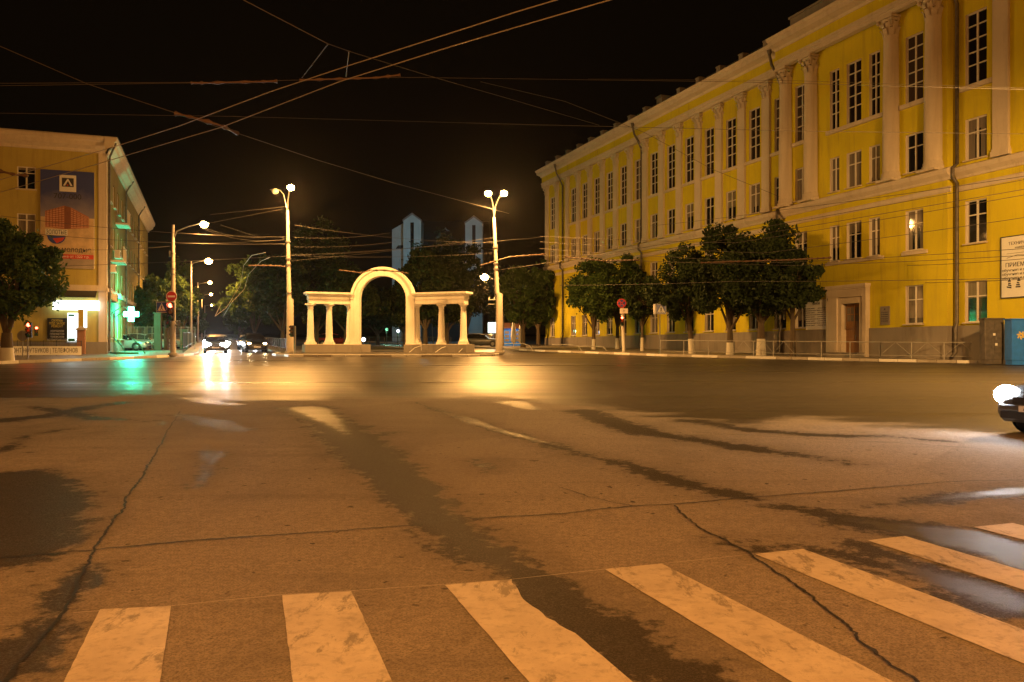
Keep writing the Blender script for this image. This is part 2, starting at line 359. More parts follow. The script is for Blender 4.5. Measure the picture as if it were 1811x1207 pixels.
# the asphalt sheet: rows denser near the crossing
rows = np.concatenate([np.arange(-45, 1.5, 1.5), 1.5*np.exp(np.linspace(0, math.log(60/1.5), 420))[0:], np.arange(61, 420, 8.0)])
u = np.linspace(-1, 1, 361)
XX = []; YY = []
for y in rows:
    half = 1.1*max(y, 3)+3.0 if y <= 60 else 72
    if y < 1.5: half = 60
    cols = np.where(np.abs(u) < .86, u/.86*half, np.sign(u)*(half+(np.abs(u)-.86)/.14*(75-half)) if half < 75 else u/.86*half)
    XX.append(cols); YY.append(np.full(u.shape, y))
XX = np.array(XX); YY = np.array(YY)
wf = np.full(XX.shape, -3.0)
for pl, hw in wetlines:
    wf = np.maximum(wf, seg_dist(XX, YY, [onroad(*p) for p in pl], hw))
fe = [onroad(*p) for p in film_edge]
ey = np.interp(XX, [p.x for p in fe], [p.y for p in fe])
ff = np.clip((YY-ey)*1.3, -8, 14)
for pl, hw in [([(1480,915),(1600,935),(1700,952),(1850,990)], [.05,.2,.34,.42]), ([(1560,985),(1680,1030),(1811,1075)], [.02,.12,.2]), ([(1590,892),(1700,878),(1830,866)], [.02,.07,.15]),
               ([(545,722),(580,742),(615,768)], [.38,.3,.08]), ([(840,747),(900,765),(955,782)], [.04,.1,.08]), ([(905,712),(935,722),(965,728)], [.35,.3,.05]), ([(335,705),(380,712),(425,716)], [.3,.35,.2]), ([(285,752),(300,740)], [.06,.06])]:
    ff = np.maximum(ff, np.clip(seg_dist(XX, YY, [onroad(*p) for p in pl], hw)*14-.6, -8, 3))
# the far road is wet but thins out against the kerbs
nr, nc = XX.shape
vs = np.stack([XX, YY, S*YY], -1).reshape(-1, 3)
idx = np.arange(nr*nc).reshape(nr, nc)
fa = np.stack([idx[:-1,:-1], idx[:-1,1:], idx[1:,1:], idx[1:,:-1]], -1).reshape(-1, 4)
me = bpy.data.meshes.new('road'); me.from_pydata(vs.tolist(), [], fa.tolist()); me.materials.append(M['asphalt'])
for nm, arr in (('wet', wf), ('film', ff)):
    a = me.attributes.new(nm, 'FLOAT', 'POINT'); a.data.foreach_set('value', arr.reshape(-1).astype(np.float32))
road = bpy.data.objects.new('road', me); C.objects.link(road); road['kind'] = 'structure'

def ribbon(name, poly, wid, mat, jitter, dz, seed, step=.03):
    rnd = random.Random(seed); P = [onroad(*p) for p in poly]; pts = []
    for a, b in zip(P[:-1], P[1:]):
        n = max(2, int((b-a).length/step))
        for i in range(n): pts.append(a.lerp(b, i/n))
    pts.append(P[-1]); out = []; vs = []; fs = []
    for i, p in enumerate(pts):
        t_ = (pts[min(i+1, len(pts)-1)]-pts[max(i-1, 0)]); t_.z = 0; t_.normalize(); nn = Vector((t_.y, -t_.x, 0))
        s_ = p.length
        off = (mnoise.noise(Vector((p.x*1.7+seed, p.y*1.7, 0)))*1.0+mnoise.noise(Vector((p.x*7, p.y*7, seed)))*.7+mnoise.noise(Vector((p.x*24, p.y*24, seed)))*.45)*jitter
        w_ = wid*(.55+.9*abs(mnoise.noise(Vector((p.x*5, p.y*5, seed+4)))))+rnd.random()*wid*.35
        q = p+nn*off
        for sg in (-1, 1):
            r = q+nn*sg*w_/2; vs.append((r.x, r.y, S*r.y+dz))
        if i: k = 2*i; fs.append((k-2, k-1, k+1, k))
    m_ = MB(); m_.add(vs, fs); return m_
cr = MB()
for k, (pl, wd, jt) in enumerate([
  ([(318,728),(296,765),(268,815),(240,860),(212,905),(180,950),(160,985),(150,1010),(125,1060),(90,1110),(50,1160),(10,1207),(-20,1240)], .022, .03),
  ([(-60,992),(0,988),(160,975),(260,965),(420,952),(500,947),(600,940),(700,932),(780,923),(870,917),(1000,910),(1115,896),(1200,893),(1320,881),(1460,871),(1560,863),(1680,853),(1811,850)], .022, .03),
  ([(1190,895),(1215,918),(1245,938),(1285,958),(1320,980),(1360,1002),(1400,1032),(1450,1070),(1500,1110),(1550,1160),(1615,1198),(1640,1230)], .020, .045),
  ([(990,862),(1040,880),(1085,890),(1120,897)], .014, .03),
  ([(735,712),(800,738),(860,760),(960,785),(1040,806)], .03, .06),
  ([(1230,765),(1400,775),(1600,785),(1740,795)], .02, .05)]):
    r_ = ribbon('c', pl, wd, None, jt, .007, k+1); cr.add(r_.v, r_.f)
tag(cr.build('road_crack', M['crack']), None, None, kind='structure')

# zebra crossing stripes (worn paint), read off the photo
mk = MB()
stripes = [((177,1079),(303,1073),(113,1207),(283,1207)), ((499,1054),(622,1047),(518,1207),(693,1207)), ((787,1036),(905,1026),(935,1207),(1118,1207)),
           ((1070,1008),(1170,998),(1400,1207),(1580,1207)), ((1335,981),(1420,972),(1811,1172),(1811,1098)), ((1535,957),(1600,949),(1811,1048),(1811,1006)), ((1722,933),(1790,926),(1811,962),(1811,948)),
           ((-160,1100),(-40,1092),(-330,1207),(-140,1207))]
for k, (a, b_, c_, d_) in enumerate(stripes):
    A, B = onroad(*a), onroad(*b_)
    if k == 2: ext = None
    e1 = (onroad(*c_)-A).normalized(); e2 = (onroad(*d_)-B).normalized()
    if k in (4, 5, 6): e1 = e2 = (onroad(1400,1207)-onroad(1070,1008)).normalized()
    L = 4.0 if k in (4, 5, 6) else min(4.0, 4.0)
    n = 60; vs = []; fs = []
    for i in range(n+1):
        tt = (i/n)*L
        for P0, e, sg in ((A, e1, -1), (B, e2, 1)):
            q = P0+e*tt; x = (B-A).normalized()
            j = mnoise.noise(Vector((q.x*9, q.y*9, k)))*.004+mnoise.noise(Vector((q.x*40, q.y*40, k)))*.004
            if k == 2 and sg == 1 and tt < 1.0: j += -.05*abs(math.sin(tt*3.1))-.03*abs(mnoise.noise(Vector((q.x*14, q.y*14, 3))))
            q = q+x*j; vs.append((q.x, q.y, S*q.y+.004))
        if i: m0 = 2*i; fs.append((m0-2, m0-1, m0+1, m0))
    mk.add(vs, fs)
# thin setting-out line along the crossing's edge
r_ = ribbon('l', [(130,1085),(303,1073),(500,1053),(622,1046),(787,1035),(905,1026),(1070,1008),(1170,998),(1335,981)], .006, None, .004, .0045, 9, .3); mk.add(r_.v, r_.f)
tag(mk.build('crosswalk_marking', M['paint']), None, None, kind='structure')

PZ = .13
def lineX(X0, Y): return X0+VX*Y
paveL = [(-90,20),(-40,33),(-26.6,41.5),(-23.6,50),(-22.6,54),(lineX(-.9,60),60),(lineX(-.9,300),300),(-230,300),(-230,20)]
paveA = [(lineX(5.35,63),63),(-16.9,58.5),(-14.9,55.4),(-10,54.6),(-3,55.2),(-1.4,56.5),(-1.0,59),(lineX(20.3,70),70),(lineX(20.3,300),300),(lineX(5.35,300),300)]
paveB = [(lineX(28.5,300),300),(lineX(28.5,76),76),(2.4,71.4),(6.3,64.6),(10.0,57.4),(14,52.7),(16.9,49.9),(20.5,46.2),(24.4,43.3),(28,40.5),(36,36),(60,30),(90,30),(90,300)]
for nm, pl in (('pavement', paveL), ('pavement', paveA), ('pavement', paveB)):
    m_ = MB(); m_.prism(pl, lambda x, y: S*y-.05, lambda x, y: S*y+PZ); tag(m_.build(nm, M['pave']), None, None, kind='structure')
kb = MB()
def kerb(pl, paint=True, step=1.0, off=0):
    acc = 0; k = off
    for a, b_ in zip(pl[:-1], pl[1:]):
        a = Vector((a[0], a[1], S*a[1])); b_ = Vector((b_[0], b_[1], S*b_[1])); L = (b_-a).length; n = max(1, round(L/step)); t_ = (b_-a)/n; nn = Vector((t_.y, -t_.x, 0)).normalized()
        for i in range(n):
            c_ = a+t_*(i+.5)+Vector((0, 0, .06)); kb.obox(c_, t_, nn, Vector((0,0,1)), t_.length/2-.012, .085, .09, (1 if (k//2) % 2 == 0 else 0) if paint else 0); k += 1
kerb(paveL[0:6]); kerb(paveL[5:7], False, 3); kerb(paveA[:8]); kerb(paveA[7:9], False, 3); kerb(paveB[1:12]); kerb(paveB[0:2], False, 3); kerb([paveA[9], paveA[0]], False, 3)
tag(kb.build('kerb', [M['concrete'], M['white']], bevel=.01), None, None, kind='structure')
# lawn of the park behind the arch
m_ = MB(); m_.prism([(lineX(7.5,72),72),(lineX(18.5,74),74),(lineX(18.5,290),290),(lineX(7.5,290),290)], lambda x, y: S*y+.1, lambda x, y: S*y+PZ+.03)
tag(m_.build('lawn_ground', M['soil']), None, None, kind='structure')

# ------------------------------------------------------------------ building kit
def wall_cells(mb, x0, x1, z0, z1, y, holes, m=0, rev=.22, mr=0):
    xs = sorted({x0, x1, *[h[0] for h in holes], *[h[1] for h in holes]}); zs = sorted({z0, z1, *[h[2] for h in holes], *[h[3] for h in holes]})
    for i in range(len(xs)-1):
        for j in range(len(zs)-1):
            cx, cz = (xs[i]+xs[i+1])/2, (zs[j]+zs[j+1])/2
            if cx < x0 or cx > x1 or cz < z0 or cz > z1: continue
            if any(h[0] < cx < h[1] and h[2] < cz < h[3] for h in holes): continue
            mb.quad((xs[i],y,zs[j]), (xs[i+1],y,zs[j]), (xs[i+1],y,zs[j+1]), (xs[i],y,zs[j+1]), m)
    for a, b, c, d in holes:
        mb.quad((a,y,c),(a,y,d),(a,y+rev,d),(a,y+rev,c), mr); mb.quad((b,y,c),(b,y+rev,c),(b,y+rev,d),(b,y,d), mr)
        mb.quad((a,y,c),(a,y+rev,c),(b,y+rev,c),(b,y,c), mr); mb.quad((a,y,d),(b,y,d),(b,y+rev,d),(a,y+rev,d), mr)
_win = {}
def window(parent, x, y, z0, z1, wd, rowsz, cols=2, glass='glass', sill=True, fw=.06):
    key = (round(wd,2), round(z1-z0,2), tuple(rowsz), cols, glass, sill)
    if key not in _win:
        h = z1-z0; a = wd/2; f_ = MB()
        f_.box(-a,-a+fw,-.04,.05,0,h); f_.box(a-fw,a,-.04,.05,0,h); f_.box(-a+fw,a-fw,-.04,.05,0,fw); f_.box(-a+fw,a-fw,-.04,.05,h-fw,h)
        for c_ in range(1, cols): xx = -a+wd*c_/cols; f_.box(xx-.045,xx+.045,-.037,.047,fw,h-fw)
        for r_ in rowsz: f_.box(-a+fw,a-fw,-.033,.043,h*r_-.03,h*r_+.03)
        p_ = MB(); p_.quad((-a+.02,.02,.02),(a-.02,.02,.02),(a-.02,.02,h-.02),(-a+.02,.02,h-.02))
        s_ = MB(); s_.box(-a-.06,a+.06,-.30,.0,-.07,-.002)
        fo = f_.build('window', M['frame']); po = p_.build('pane', M[glass]); so = s_.build('sill', M['cream']) if sill else None
        _win[key] = (fo.data, po.data, so.data if so else None)
        for q in (fo, po, so):
            if q: bpy.data.objects.remove(q)
    fd, pd, sd = _win[key]
    w_ = bpy.data.objects.new('window', fd); C.objects.link(w_); w_.parent = parent; w_.location = (x, y, z0)
    for nm, dd in (('pane', pd), ('sill', sd)):
        if dd is None: continue
        q = bpy.data.objects.new(nm, dd); C.objects.link(q); q.parent = w_
    return w_
def capital_mesh(r, h, flat=False):
    m_ = MB(); n = 20
    prof = [(r*.86, 0), (r*.92, .04*h), (r*.84, .08*h), (r*.86, .4*h), (r*1.0, .7*h), (r*1.22, .86*h)]
    m_.lathe(prof, n=n)
    for tier, (z, hh, out, cnt, ph) in enumerate(((.06, .36, .20, 8, 0), (.30, .38, .32, 8, .5))):
        for k in range(cnt):
            a = 2*math.pi*(k+ph)/cnt; d = Vector((math.cos(a), math.sin(a), 0)); s_ = Vector((-d.y, d.x, 0)); w_ = r*.30
            pts = [(z, .92, w_), (z+hh*.5, 1.02, w_*1.05), (z+hh*.85, 1.02+out*.7, w_*.9), (z+hh, 1.02+out*1.3, w_*.6), (z+hh*.82, 1.02+out*1.5, w_*.25)]
            vs = []; fs = []
            for i, (zz, rr, ww) in enumerate(pts):
                c_ = d*r*rr; vs += [c_-s_*ww+Vector((0,0,zz*h)), c_+d*.03+Vector((0,0,zz*h)), c_+s_*ww+Vector((0,0,zz*h))]
                if i:
                    k0 = 3*i; fs += [(k0-3,k0-2,k0+1,k0), (k0-2,k0-1,k0+2,k0+1)]
            m_.add(vs, fs, 0, True)
    for sx in (-1, 1):
        for sy in (-1, 1):
            c_ = Vector((sx*r*1.08, sy*r*1.08, .80*h)); m_.ball(c_, r*.24, r*.24, h*.10, nu=8, nv=6)
            m_.tube([Vector((sx*r*.7, sy*r*.7, .55*h)), Vector((sx*r*.9, sy*r*.9, .70*h)), c_], [r*.1, r*.12, r*.12], 6)
    m_.box(-r*1.28, r*1.28, -r*1.28, r*1.28, .88*h, h)
    return m_

# ------------------------------------------------------------------ right: yellow academic building
KB = 59400.0; FX = KB/F   # facade line X = FX + VX*Y
def fy(px): return KB/(px-371.0)
far = Vector((FX+VX*100, 100, 0)); LU = math.sqrt(1+VX*VX)
def U(px): return (100-fy(px))*LU
BZ = S*100+PZ-.35
acad = empty('academic_building', (far.x, far.y, 0), 'long yellow classical building with white pilasters and tall upper windows, right of the square', 'building', rz=math.atan2(-1, -VX)+0)
acad.rotation_euler[2] = math.atan2(-1.0, -VX)
B = acad; UA, UB, UE = 45.0, 58.4, 74.0
proj = -.45
row = {'g': (2.95,5.15), 's': (7.15,9.45), 't': (11.62,13.82), 'h': (15.65,19.45)}
bays = [8.1+2.975*k for k in range(13)]
bays = [2.1]+bays
wins = []   # (u, width, row, y)
for k, u_ in enumerate(bays):
    wd = 1.3
    for r_ in 'gsth': wins.append((u_, wd, r_, 0))
for u_, wd in ((46.55, 1.2), (56.15, 1.25)):
    for r_ in 'gsth': wins.append((u_, wd, r_, proj))
for u_, wd in ((49.75,.85),(51.45,1.25),(53.15,.85)):
    for r_ in 'sth': wins.append((u_, wd, r_, proj))
for u_ in (59.8, 63.6, 67.2, 70.8):
    for r_ in 'gsth':
        if r_ in 'sg' or u_ < 61: wins.append((u_, 1.3 if r_ != 'g' else 1.35, r_, 0))
ZB, ZT = 0.3, 21.45
def holes(x0, x1, y): return [(u_-wd/2, u_+wd/2, row[r_][0], row[r_][1]) for u_, wd, r_, yy in wins if yy == y and x0 < u_ < x1]
mw = MB()
door_u = U(1519); dh = (door_u-.75, door_u+.75, 1.0, 4.35)
wall_cells(mw, 0, UA, 2.78, ZT, 0, holes(0, UA, 0), 0, .25, 1)
wall_cells(mw, UA, UB, 2.78, ZT, proj, holes(UA, UB, proj)+[(dh[0], dh[1], 2.78, 4.35)], 0, .28, 1)
wall_cells(mw, UB, UE, 2.78, ZT, 0, holes(UB, UE, 0), 0, .25, 1)
mw.quad((UA,0,2.78),(UA,proj,2.78),(UA,proj,ZT),(UA,0,ZT)); mw.quad((UB,proj,2.78),(UB,0,2.78),(UB,0,ZT),(UB,proj,ZT))
mw.box(-.002, .25, .3, 16, ZB, ZT); mw.box(UE-.3, UE, .3, 16, ZB, ZT); mw.box(.0, UE, 15.7, 16, ZB, ZT)
mw.quad((0,0,ZB),(0,.3,ZB),(0,.3,ZT),(0,0,ZT))
mw.build('wall', [M['yellow'], M['cream']], B)
mp = MB()
mp.box(-.06, UA-.06, -.1, .0, ZB, 2.78); mp.box(UA-.06, U(1478)+.04, proj-.1, proj, ZB, 2.78); mp.box(U(1549)-.04, UB+.06, proj-.1, proj, ZB, 2.78); mp.box(UB+.06, UE, -.1, 0, ZB, 2.78)
mp.box(UA-.06, UA, proj, -.1, ZB, 2.78); mp.box(UB, UB+.06, proj, -.1, ZB, 2.78)
mp.build('plinth', M['plinth'], B)
# horizontal mouldings
def band(mb, prof, x0, x1, y): mb.extr([(y-a, z) for a, z in prof], 'x', x0, x1)
mc = MB()
for x0, x1, y in ((-.05, UA-.25, 0), (UA-.25, UB+.25, proj), (UB+.25, UE, 0)):
    e = .5 if y else 0
    band(mc, [(0,10.05),(.05,10.05),(.09,10.15),(.09,10.32),(.02,10.38),(0,10.38)], x0, x1, y)
    band(mc, [(0,10.72),(.08,10.72),(.12,10.85),(.30,11.05),(.34,11.2),(.34,11.3),(.0,11.42)], x0, x1, y)
mc.build('string_course', M['cream'], B)
ment = MB(); mfr = MB()
for x0, x1, y in ((-.35, UA-.35, 0), (UA-.35, UB+.35, proj-.35), (UB+.35, UE, 0)):
    yb = y if y == 0 else proj-.3
    band(ment, [(-.01,20.95),(.38,20.95),(.38,21.12),(.42,21.14),(.42,21.34),(.47,21.36),(.47,21.5),(-.01,21.5)], x0, x1, yb)
    band(mfr, [(-.01,21.5),(.36,21.5),(.36,22.2),(-.01,22.2)], x0+.002, x1-.002, yb)
    band(ment, [(-.01,22.2),(.42,22.2),(.5,22.36),(.95,22.5),(1.0,22.75),(1.1,22.8),(1.18,22.98),(-.01,23.03)], x0-(.2 if x0 < 0 else 0), x1, yb)
ment.build('cornice', M['cream'], B); mfr.build('frieze', M['yellow'], B)
mr_ = MB(); mr_.add([(-.4,-.9,23.03),(UE,-.9,23.03),(UE,8,26.0),(-.0,8,26.0),(UE,17,23.03),(-.4,17,23.03)], [(0,1,2,3),(3,2,4,5)]); mr_.build('roof', M['roof'], B)
# attic above the projecting bay, parapet posts with rail over the rest
ma = MB(); ma.box(UA+.3, UE, -.35, .3, 23.0, 24.35); ma.box(UA+.2, UE, -.45, .35, 24.35, 24.5); ma.build('attic_wall', M['plinth'], B)
post_u = [6.61-2.975+2.975*k for k in range(14)]
for u_ in post_u+[0.6]:
    m_ = MB(); m_.box(-.26,.26,-.26,.26,0,.92); m_.box(-.30,.30,-.30,.30,.92,1.02); m_.build('parapet_post', M['plinth'], B, (u_, .1, 22.99))
ml = MB()
for zz in (.3,.55,.8): ml.tube([(0.6,.1,23+zz),(UA,.1,23+zz)], .022, 5)
ml.build('parapet_rail', M['dark'], B)
mch = MB()
mch.box(19.5,20.4,4,5.2,24.0,26.6); mch.box(19.4,20.5,3.9,5.3,26.6,26.75); mch.build('chimney', M['plinth'], B)
# pilasters (flat) with capitals, engaged round columns on the projection
capd = capital_mesh(.46, 1.1).build('capital', M['cream']); capdata = capd.data; bpy.data.objects.remove(capd)
capr = capital_mesh(.60, 1.2).build('capital', M['cream']); caprdata = capr.data; bpy.data.objects.remove(capr)
pil = MB(); pil.box(-.44,.44,-.17,.0,0,8.35); pil.box(-.52,.52,-.23,.0,0,.28); pil.box(-.48,.48,-.20,.0,.28,.42)
pd_ = pil.build('pilaster', M['cream']); pildata = pd_.data; bpy.data.objects.remove(pd_)
def put(name, data, parent, loc):
    q = bpy.data.objects.new(name, data); C.objects.link(q); q.parent = parent; q.location = loc; return q
for u_ in [3.63,.6]+[6.61+2.975*k for k in range(13)]+[61.35, 65.4, 69]:
    p_ = put('pilaster', pildata, B, (u_, 0, 11.42))
    c_ = put('capital', capdata, p_, (0, -.02, 8.35)); c_.scale = (1, .62, 1.02)
col = MB(); n_ = 20
col.lathe([(.60,0),(.60,.18),(.54,.22),(.56,.36),(.50,.42),(.49,.5),(.49,2.6),(.47,5.2),(.43,8.3),(.46,8.35),(.46,8.42)], n=24)
col.box(-.63,.63,-.63,.63,-.12,0)
cd_ = col.build('column', M['cream']); coldata = cd_.data; bpy.data.objects.remove(cd_)
for u_ in (U(1402), U(1447), U(1590), U(1665)):
    p_ = put('column', coldata, B, (u_, proj-.12, 11.42)); c_ = put('capital', caprdata, p_, (0, 0, 8.35)); c_.scale = (.78, .78, .98)
# windows
for u_, wd, r_, yy in wins:
    z0, z1 = row[r_]
    rz = {'h': [.27,.45,.63,.82], 's': [.66], 't': [.66], 'g': [.63]}[r_]
    window(B, u_, yy+.14, z0, z1, wd, rz, 2, 'hallglass' if r_ == 'h' else 'glass', sill=(r_ != 'h'))
# broad ledges below hall windows
for k, u_ in enumerate(bays[1:]):
    m_ = MB(); m_.box(u_-1.03, u_+1.03, -.14, 0, 15.38, 15.6); m_.build('window_ledge', M['cream'], B)
for a, b_, y in ((49.1,53.9,proj),(45.75,47.15,proj),(55.2,57.0,proj),(58.9,60.85,0)):
    m_ = MB(); m_.box(a, b_, y-.16, y, 15.36, 15.6); m_.build('window_ledge', M['cream'], B)
for a, b_, y, z in ((49.0,53.9,proj,7.02),(55.3,57.1,proj,7.02)):
    m_ = MB(); m_.box(a, b_, y-.1, y, z-.12, z+.06); m_.build('window_ledge', M['cream'], B)
# door portal
md = MB(); pz0 = S*fy(1519)+PZ
a, b_ = U(1478), U(1549)
md.box(a, dh[0]-.32, proj-.34, proj+.0, pz0-.1, 5.35); md.box(dh[1]+.32, b_, proj-.34, proj+.0, pz0-.1, 5.35); md.box(dh[0]-.32, dh[1]+.32, proj-.34, proj, 4.75, 5.35)
md.box(a-.06, b_+.06, proj-.42, proj, 5.35, 5.52); md.box(a-.02, b_+.02, proj-.38, proj, 5.25, 5.35)
md.box(dh[0]-.32, dh[0], proj-.24, proj+.35, pz0-.1, 4.75); md.box(dh[1], dh[1]+.32, proj-.24, proj+.35, pz0-.1, 4.75); md.box(dh[0], dh[1], proj-.24, proj+.35, 4.35, 4.75)
md.build('door_surround', M['cream'], B, bevel=.015)
dd = MB(); x0, x1 = dh[0], dh[1]; yd = proj+.12
dd.box(x0, x1, yd, yd+.07, pz0, 4.35)
for cx in (x0+.42, x1-.42):
    dd.box(cx-.3, cx+.3, yd-.025, yd, pz0+.15, pz0+.95); dd.box(cx-.3, cx+.3, yd-.025, yd, pz0+1.1, pz0+1.9)
dd.box((x0+x1)/2-.03, (x0+x1)/2+.03, yd-.04, yd, pz0, 4.3)
dr = dd.build('door', M['wood'], B, bevel=.008)
gl = MB()
for cx in (x0+.24, x0+.56, x1-.56, x1-.24):
    for zz in (3.25, 3.72): gl.box(cx-.13, cx+.13, yd-.012, yd-.001, zz, zz+.4)
gl.build('pane', M['glass'], dr)
hd = MB(); hd.tube([(x1-.6,yd-.08,pz0+1.0),(x1-.6,yd-.08,pz0+1.35)], .018, 6); hd.build('handle', M['metal'], dr)
st = MB(); st.box(a+.1, b_-.1, proj-1.2, proj-.34, pz0-.2, pz0+.12); st.box(a+.1, b_-.1, proj-.9, proj-.34, pz0+.12, pz0+.25); st.build('doorstep', M['stone'], B)
# downpipes
def downpipe(u_, y, zt):
    m_ = MB(); y2 = y-.16
    m_.lathe([(.10,0),(.16,.2),(.20,.36)], (u_-.15, y-1.0, 22.25), 10)
    m_.tube([(u_-.15,y-1.0,22.3),(u_-.12,y-.85,21.6),(u_,y-.55,21.0),(u_,y2,20.2),(u_,y2,11.55),(u_,y2-.32,11.3),(u_,y2-.32,10.8),(u_,y2,10.5),(u_,y2,2.95),(u_,y2-.1,2.7),(u_,y2-.1,1.35+S*0),(u_,y2-.35,1.1)], .10, 8)
    for z in np.arange(3.2, 20, 2.1): m_.lathe([(.1,0),(.1,.07)], (u_, y2, z), 8)
    m_.build('downpipe', M['pipe'], B)
downpipe(U(1137), 0, 0); downpipe(U(1384), 0, 0); downpipe(U(1695)+.05, 0, 0); downpipe(U(997), 0, 0)
# plaques and boards on the wall are lifted away easily: things of their own
def onwall(u_, z, y=0): return B.matrix_basis @ Vector((u_, y, z))
bpy.context.view_layer.update()
RZB = B.rotation_euler[2]
def wall_board(name, px0, px1, z0, z1, y, label, cat, mat, border=None, d=.05):
    u0, u1 = U(px0), U(px1); c_ = onwall((u0+u1)/2, z0, y)
    e = empty(name, c_, label, cat, rz=RZB); w2 = (u1-u0)/2; h = z1-z0
    m_ = MB(); m_.box(-w2, w2, -d, 0, 0, h); m_.build('board', mat, e)
    if border:
        f_ = MB(); f_.box(-w2-.05,-w2,-d-.02,0,-.05,h+.05); f_.box(w2,w2+.05,-d-.02,0,-.05,h+.05); f_.box(-w2,w2,-d-.02,0,-.05,0); f_.box(-w2,w2,-d-.02,0,h,h+.05); f_.build('frame', border, e)
    return e, w2, h
RT = (R(90), 0, 0)
e, w2, h = wall_board('information_board', 1773, 1846, 4.15, 7.2, -.02, 'big cream board with drawings and lettering at the right end of the facade', 'sign', M['signface'], M['dark'])
text('lettering', 'ТЕХНИЧЕСКИЙ', .22, M['ink'], e, (.1, -.055, 2.7), RT); text('lettering', 'УНИВЕРСИТЕТ', .13, M['ink'], e, (.1, -.055, 2.47), RT)
text('lettering', 'ПРИЕМНАЯ', .3, M['ink'], e, (-.05, -.055, 1.62), RT)
for i in range(3): text('lettering', 'обучение и подготовка', .2, M['ink'], e, (.05, -.055, 1.36-.2*i), RT)
dm = MB()
for k in range(4):
    x = -w2+.45+k*.52
    for j in range(3): dm.obox((x+random.uniform(-.05,.05), -.056, .50+.1*j), (1,0,random.uniform(-.3,.3)), (0,1,0), (0,0,1), .13-.03*j, .004, .035)
    dm.add([(x-.1,-.058,.78),(x+.1,-.058,.78),(x,-.058,.98)], [(0,1,2)])
dm.box(-w2+.3, w2-.2, -.06, -.05, 2.2, 2.215); dm.extr([(-w2+.3,2.0),(-w2+.9,2.12),(-w2+1.5,2.05),(w2-.2,2.14),(w2-.2,2.12),(-w2+1.5,2.03),(-w2+.9,2.1),(-w2+.3,1.98)], 'y', -.058, -.052)
dm.build('drawing', M['ink'], e)
e, w2, h = wall_board('wall_plaque', 1569, 1585, 2.95, 4.05, proj-.02, 'small grey memorial plaque between the doorway and the ground floor window', 'plaque', M['plinth'], None)
for i in range(5): text('lettering', 'В этом здании', .075, M['ink'], e, (0, -.056, .75-.13*i), RT)
m_ = MB(); m_.lathe([(.05,-.06),(.05,-.045)], (0,0,.93), 10, axis='y'); m_.build('emblem', M['ink'], e)
e, w2, h = wall_board('notice_board', 1436, 1474, 2.8, 4.75, proj-.02, 'pale notice board with columns of small print left of the doorway', 'notice board', M['signface'], None)
for sx in (-1, 1):
    for i in range(9): text('lettering', 'кафедра вычислительной' if i % 2 else 'расписание занятий', .095, M['ink'], e, (sx*.62, -.055, 1.4-.14*i), RT)
text('lettering', 'ПРИЕМ', .2, M['ink'], e, (0, -.055, 1.7), RT)

# ------------------------------------------------------------------ left: corner building with shop
CY = 58.0; CXL = (187-CX)/F*CY
ZL = S*CY+PZ
LB = empty('corner_building', (CXL, CY, 0), 'dingy yellow four storey building with a shop at street level, left edge', 'building', rz=YAW)
# local: x to the right along the front, y into depth along the street
def lfront(px):   # local x of the front face seen at photo column px
    k = (px-CX)/F; d = (math.cos(YAW), math.sin(YAW)); s_ = (k*CY-CXL)/(d[0]-k*d[1]); return s_
def lzf(px, py): s_ = lfront(px); return zat(py, CY+s_*math.sin(YAW))
XL = lfront(-140)-6; DEP = 42.0
ztop = 15.35
lw = []
for px0, px1, p0, p1 in ((30,63,295,335), (30,63,378,418), (30,63,462,500), (-60,-28,295,335), (-60,-28,378,418)):
    a = lfront(px0); b_ = lfront(px1); lw.append((a, b_, lzf(46 if px0 > 0 else 46, p1), lzf(46, p0)))
mw = MB()
shop_h = [(lfront(0)-9, lfront(0)-6, 2.2, 4.2)]
wall_cells(mw, XL, 0, ZL-.3, ztop, 0, lw, 0, .2)
# side wall: windows
mws = MB(); sw = []
side_b = [1.6+3.05*k for k in range(13)]
for k, yb in enumerate(side_b):
    for z0, z1 in ((12.2,13.9),(9.0,10.7),(5.9,7.6),(2.3,4.3)):
        if k > 5 and z0 > 9.5 or True: sw.append((yb, yb+1.25, z0, z1))
tmp = MB(); wall_cells(tmp, 0, DEP, ZL-.3, ztop, 0, sw, 0, .2)
mws.add([(-v[1], v[0], v[2]) for v in tmp.v], [f for f in tmp.f])
mws.build('side_wall', M['ochreshade'], LB)
mw.box(XL, XL+.3, .3, DEP, ZL-.3, ztop); mw.box(XL+.3, -.3, DEP-.3, DEP, ZL-.3, ztop)
mw.build('wall', M['ochre'], LB)
for a, b_, z0, z1 in lw: window(LB, (a+b_)/2, .12, z0, z1, b_-a, [.72], 2, 'glass')
for k, yb in enumerate(side_b):
    for z0, z1 in ((12.2,13.9),(9.0,10.7),(5.9,7.6),(2.3,4.3)):
        w_ = window(LB, 0, 0, z0, z1, 1.25, [.68], 2, 'glass'); w_.rotation_euler[2] = R(90); w_.location = (-.12, yb+.625, z0)
mcn = MB()
prof = [(0,15.2),(.12,15.2),(.2,15.4),(.55,15.6),(.62,15.85),(.75,15.95),(.8,16.17),(0,16.2)]
mcn.extr([(-a, z) for a, z in prof], 'x', XL, .0)
ext2 = [( a, z) for a, z in prof]
mcn.add([(a, -.80 if a > .5 else -a, z) for a, z in prof]+[(a, DEP, z) for a, z in prof], [(i, i+1, 9+i-1+0, 8+i) if False else (i, i+8, i+9, i+1) for i in range(7)])
mcn.add([(a, -.8, z) for a, z in prof]+[(0,-.8,z) for a, z in prof], [(i, i+1, i+9, i+8) for i in range(7)])
mcn.box(XL, .8, -.8, DEP, 16.2, 16.24)
mcn.build('cornice', M['cream'], LB)
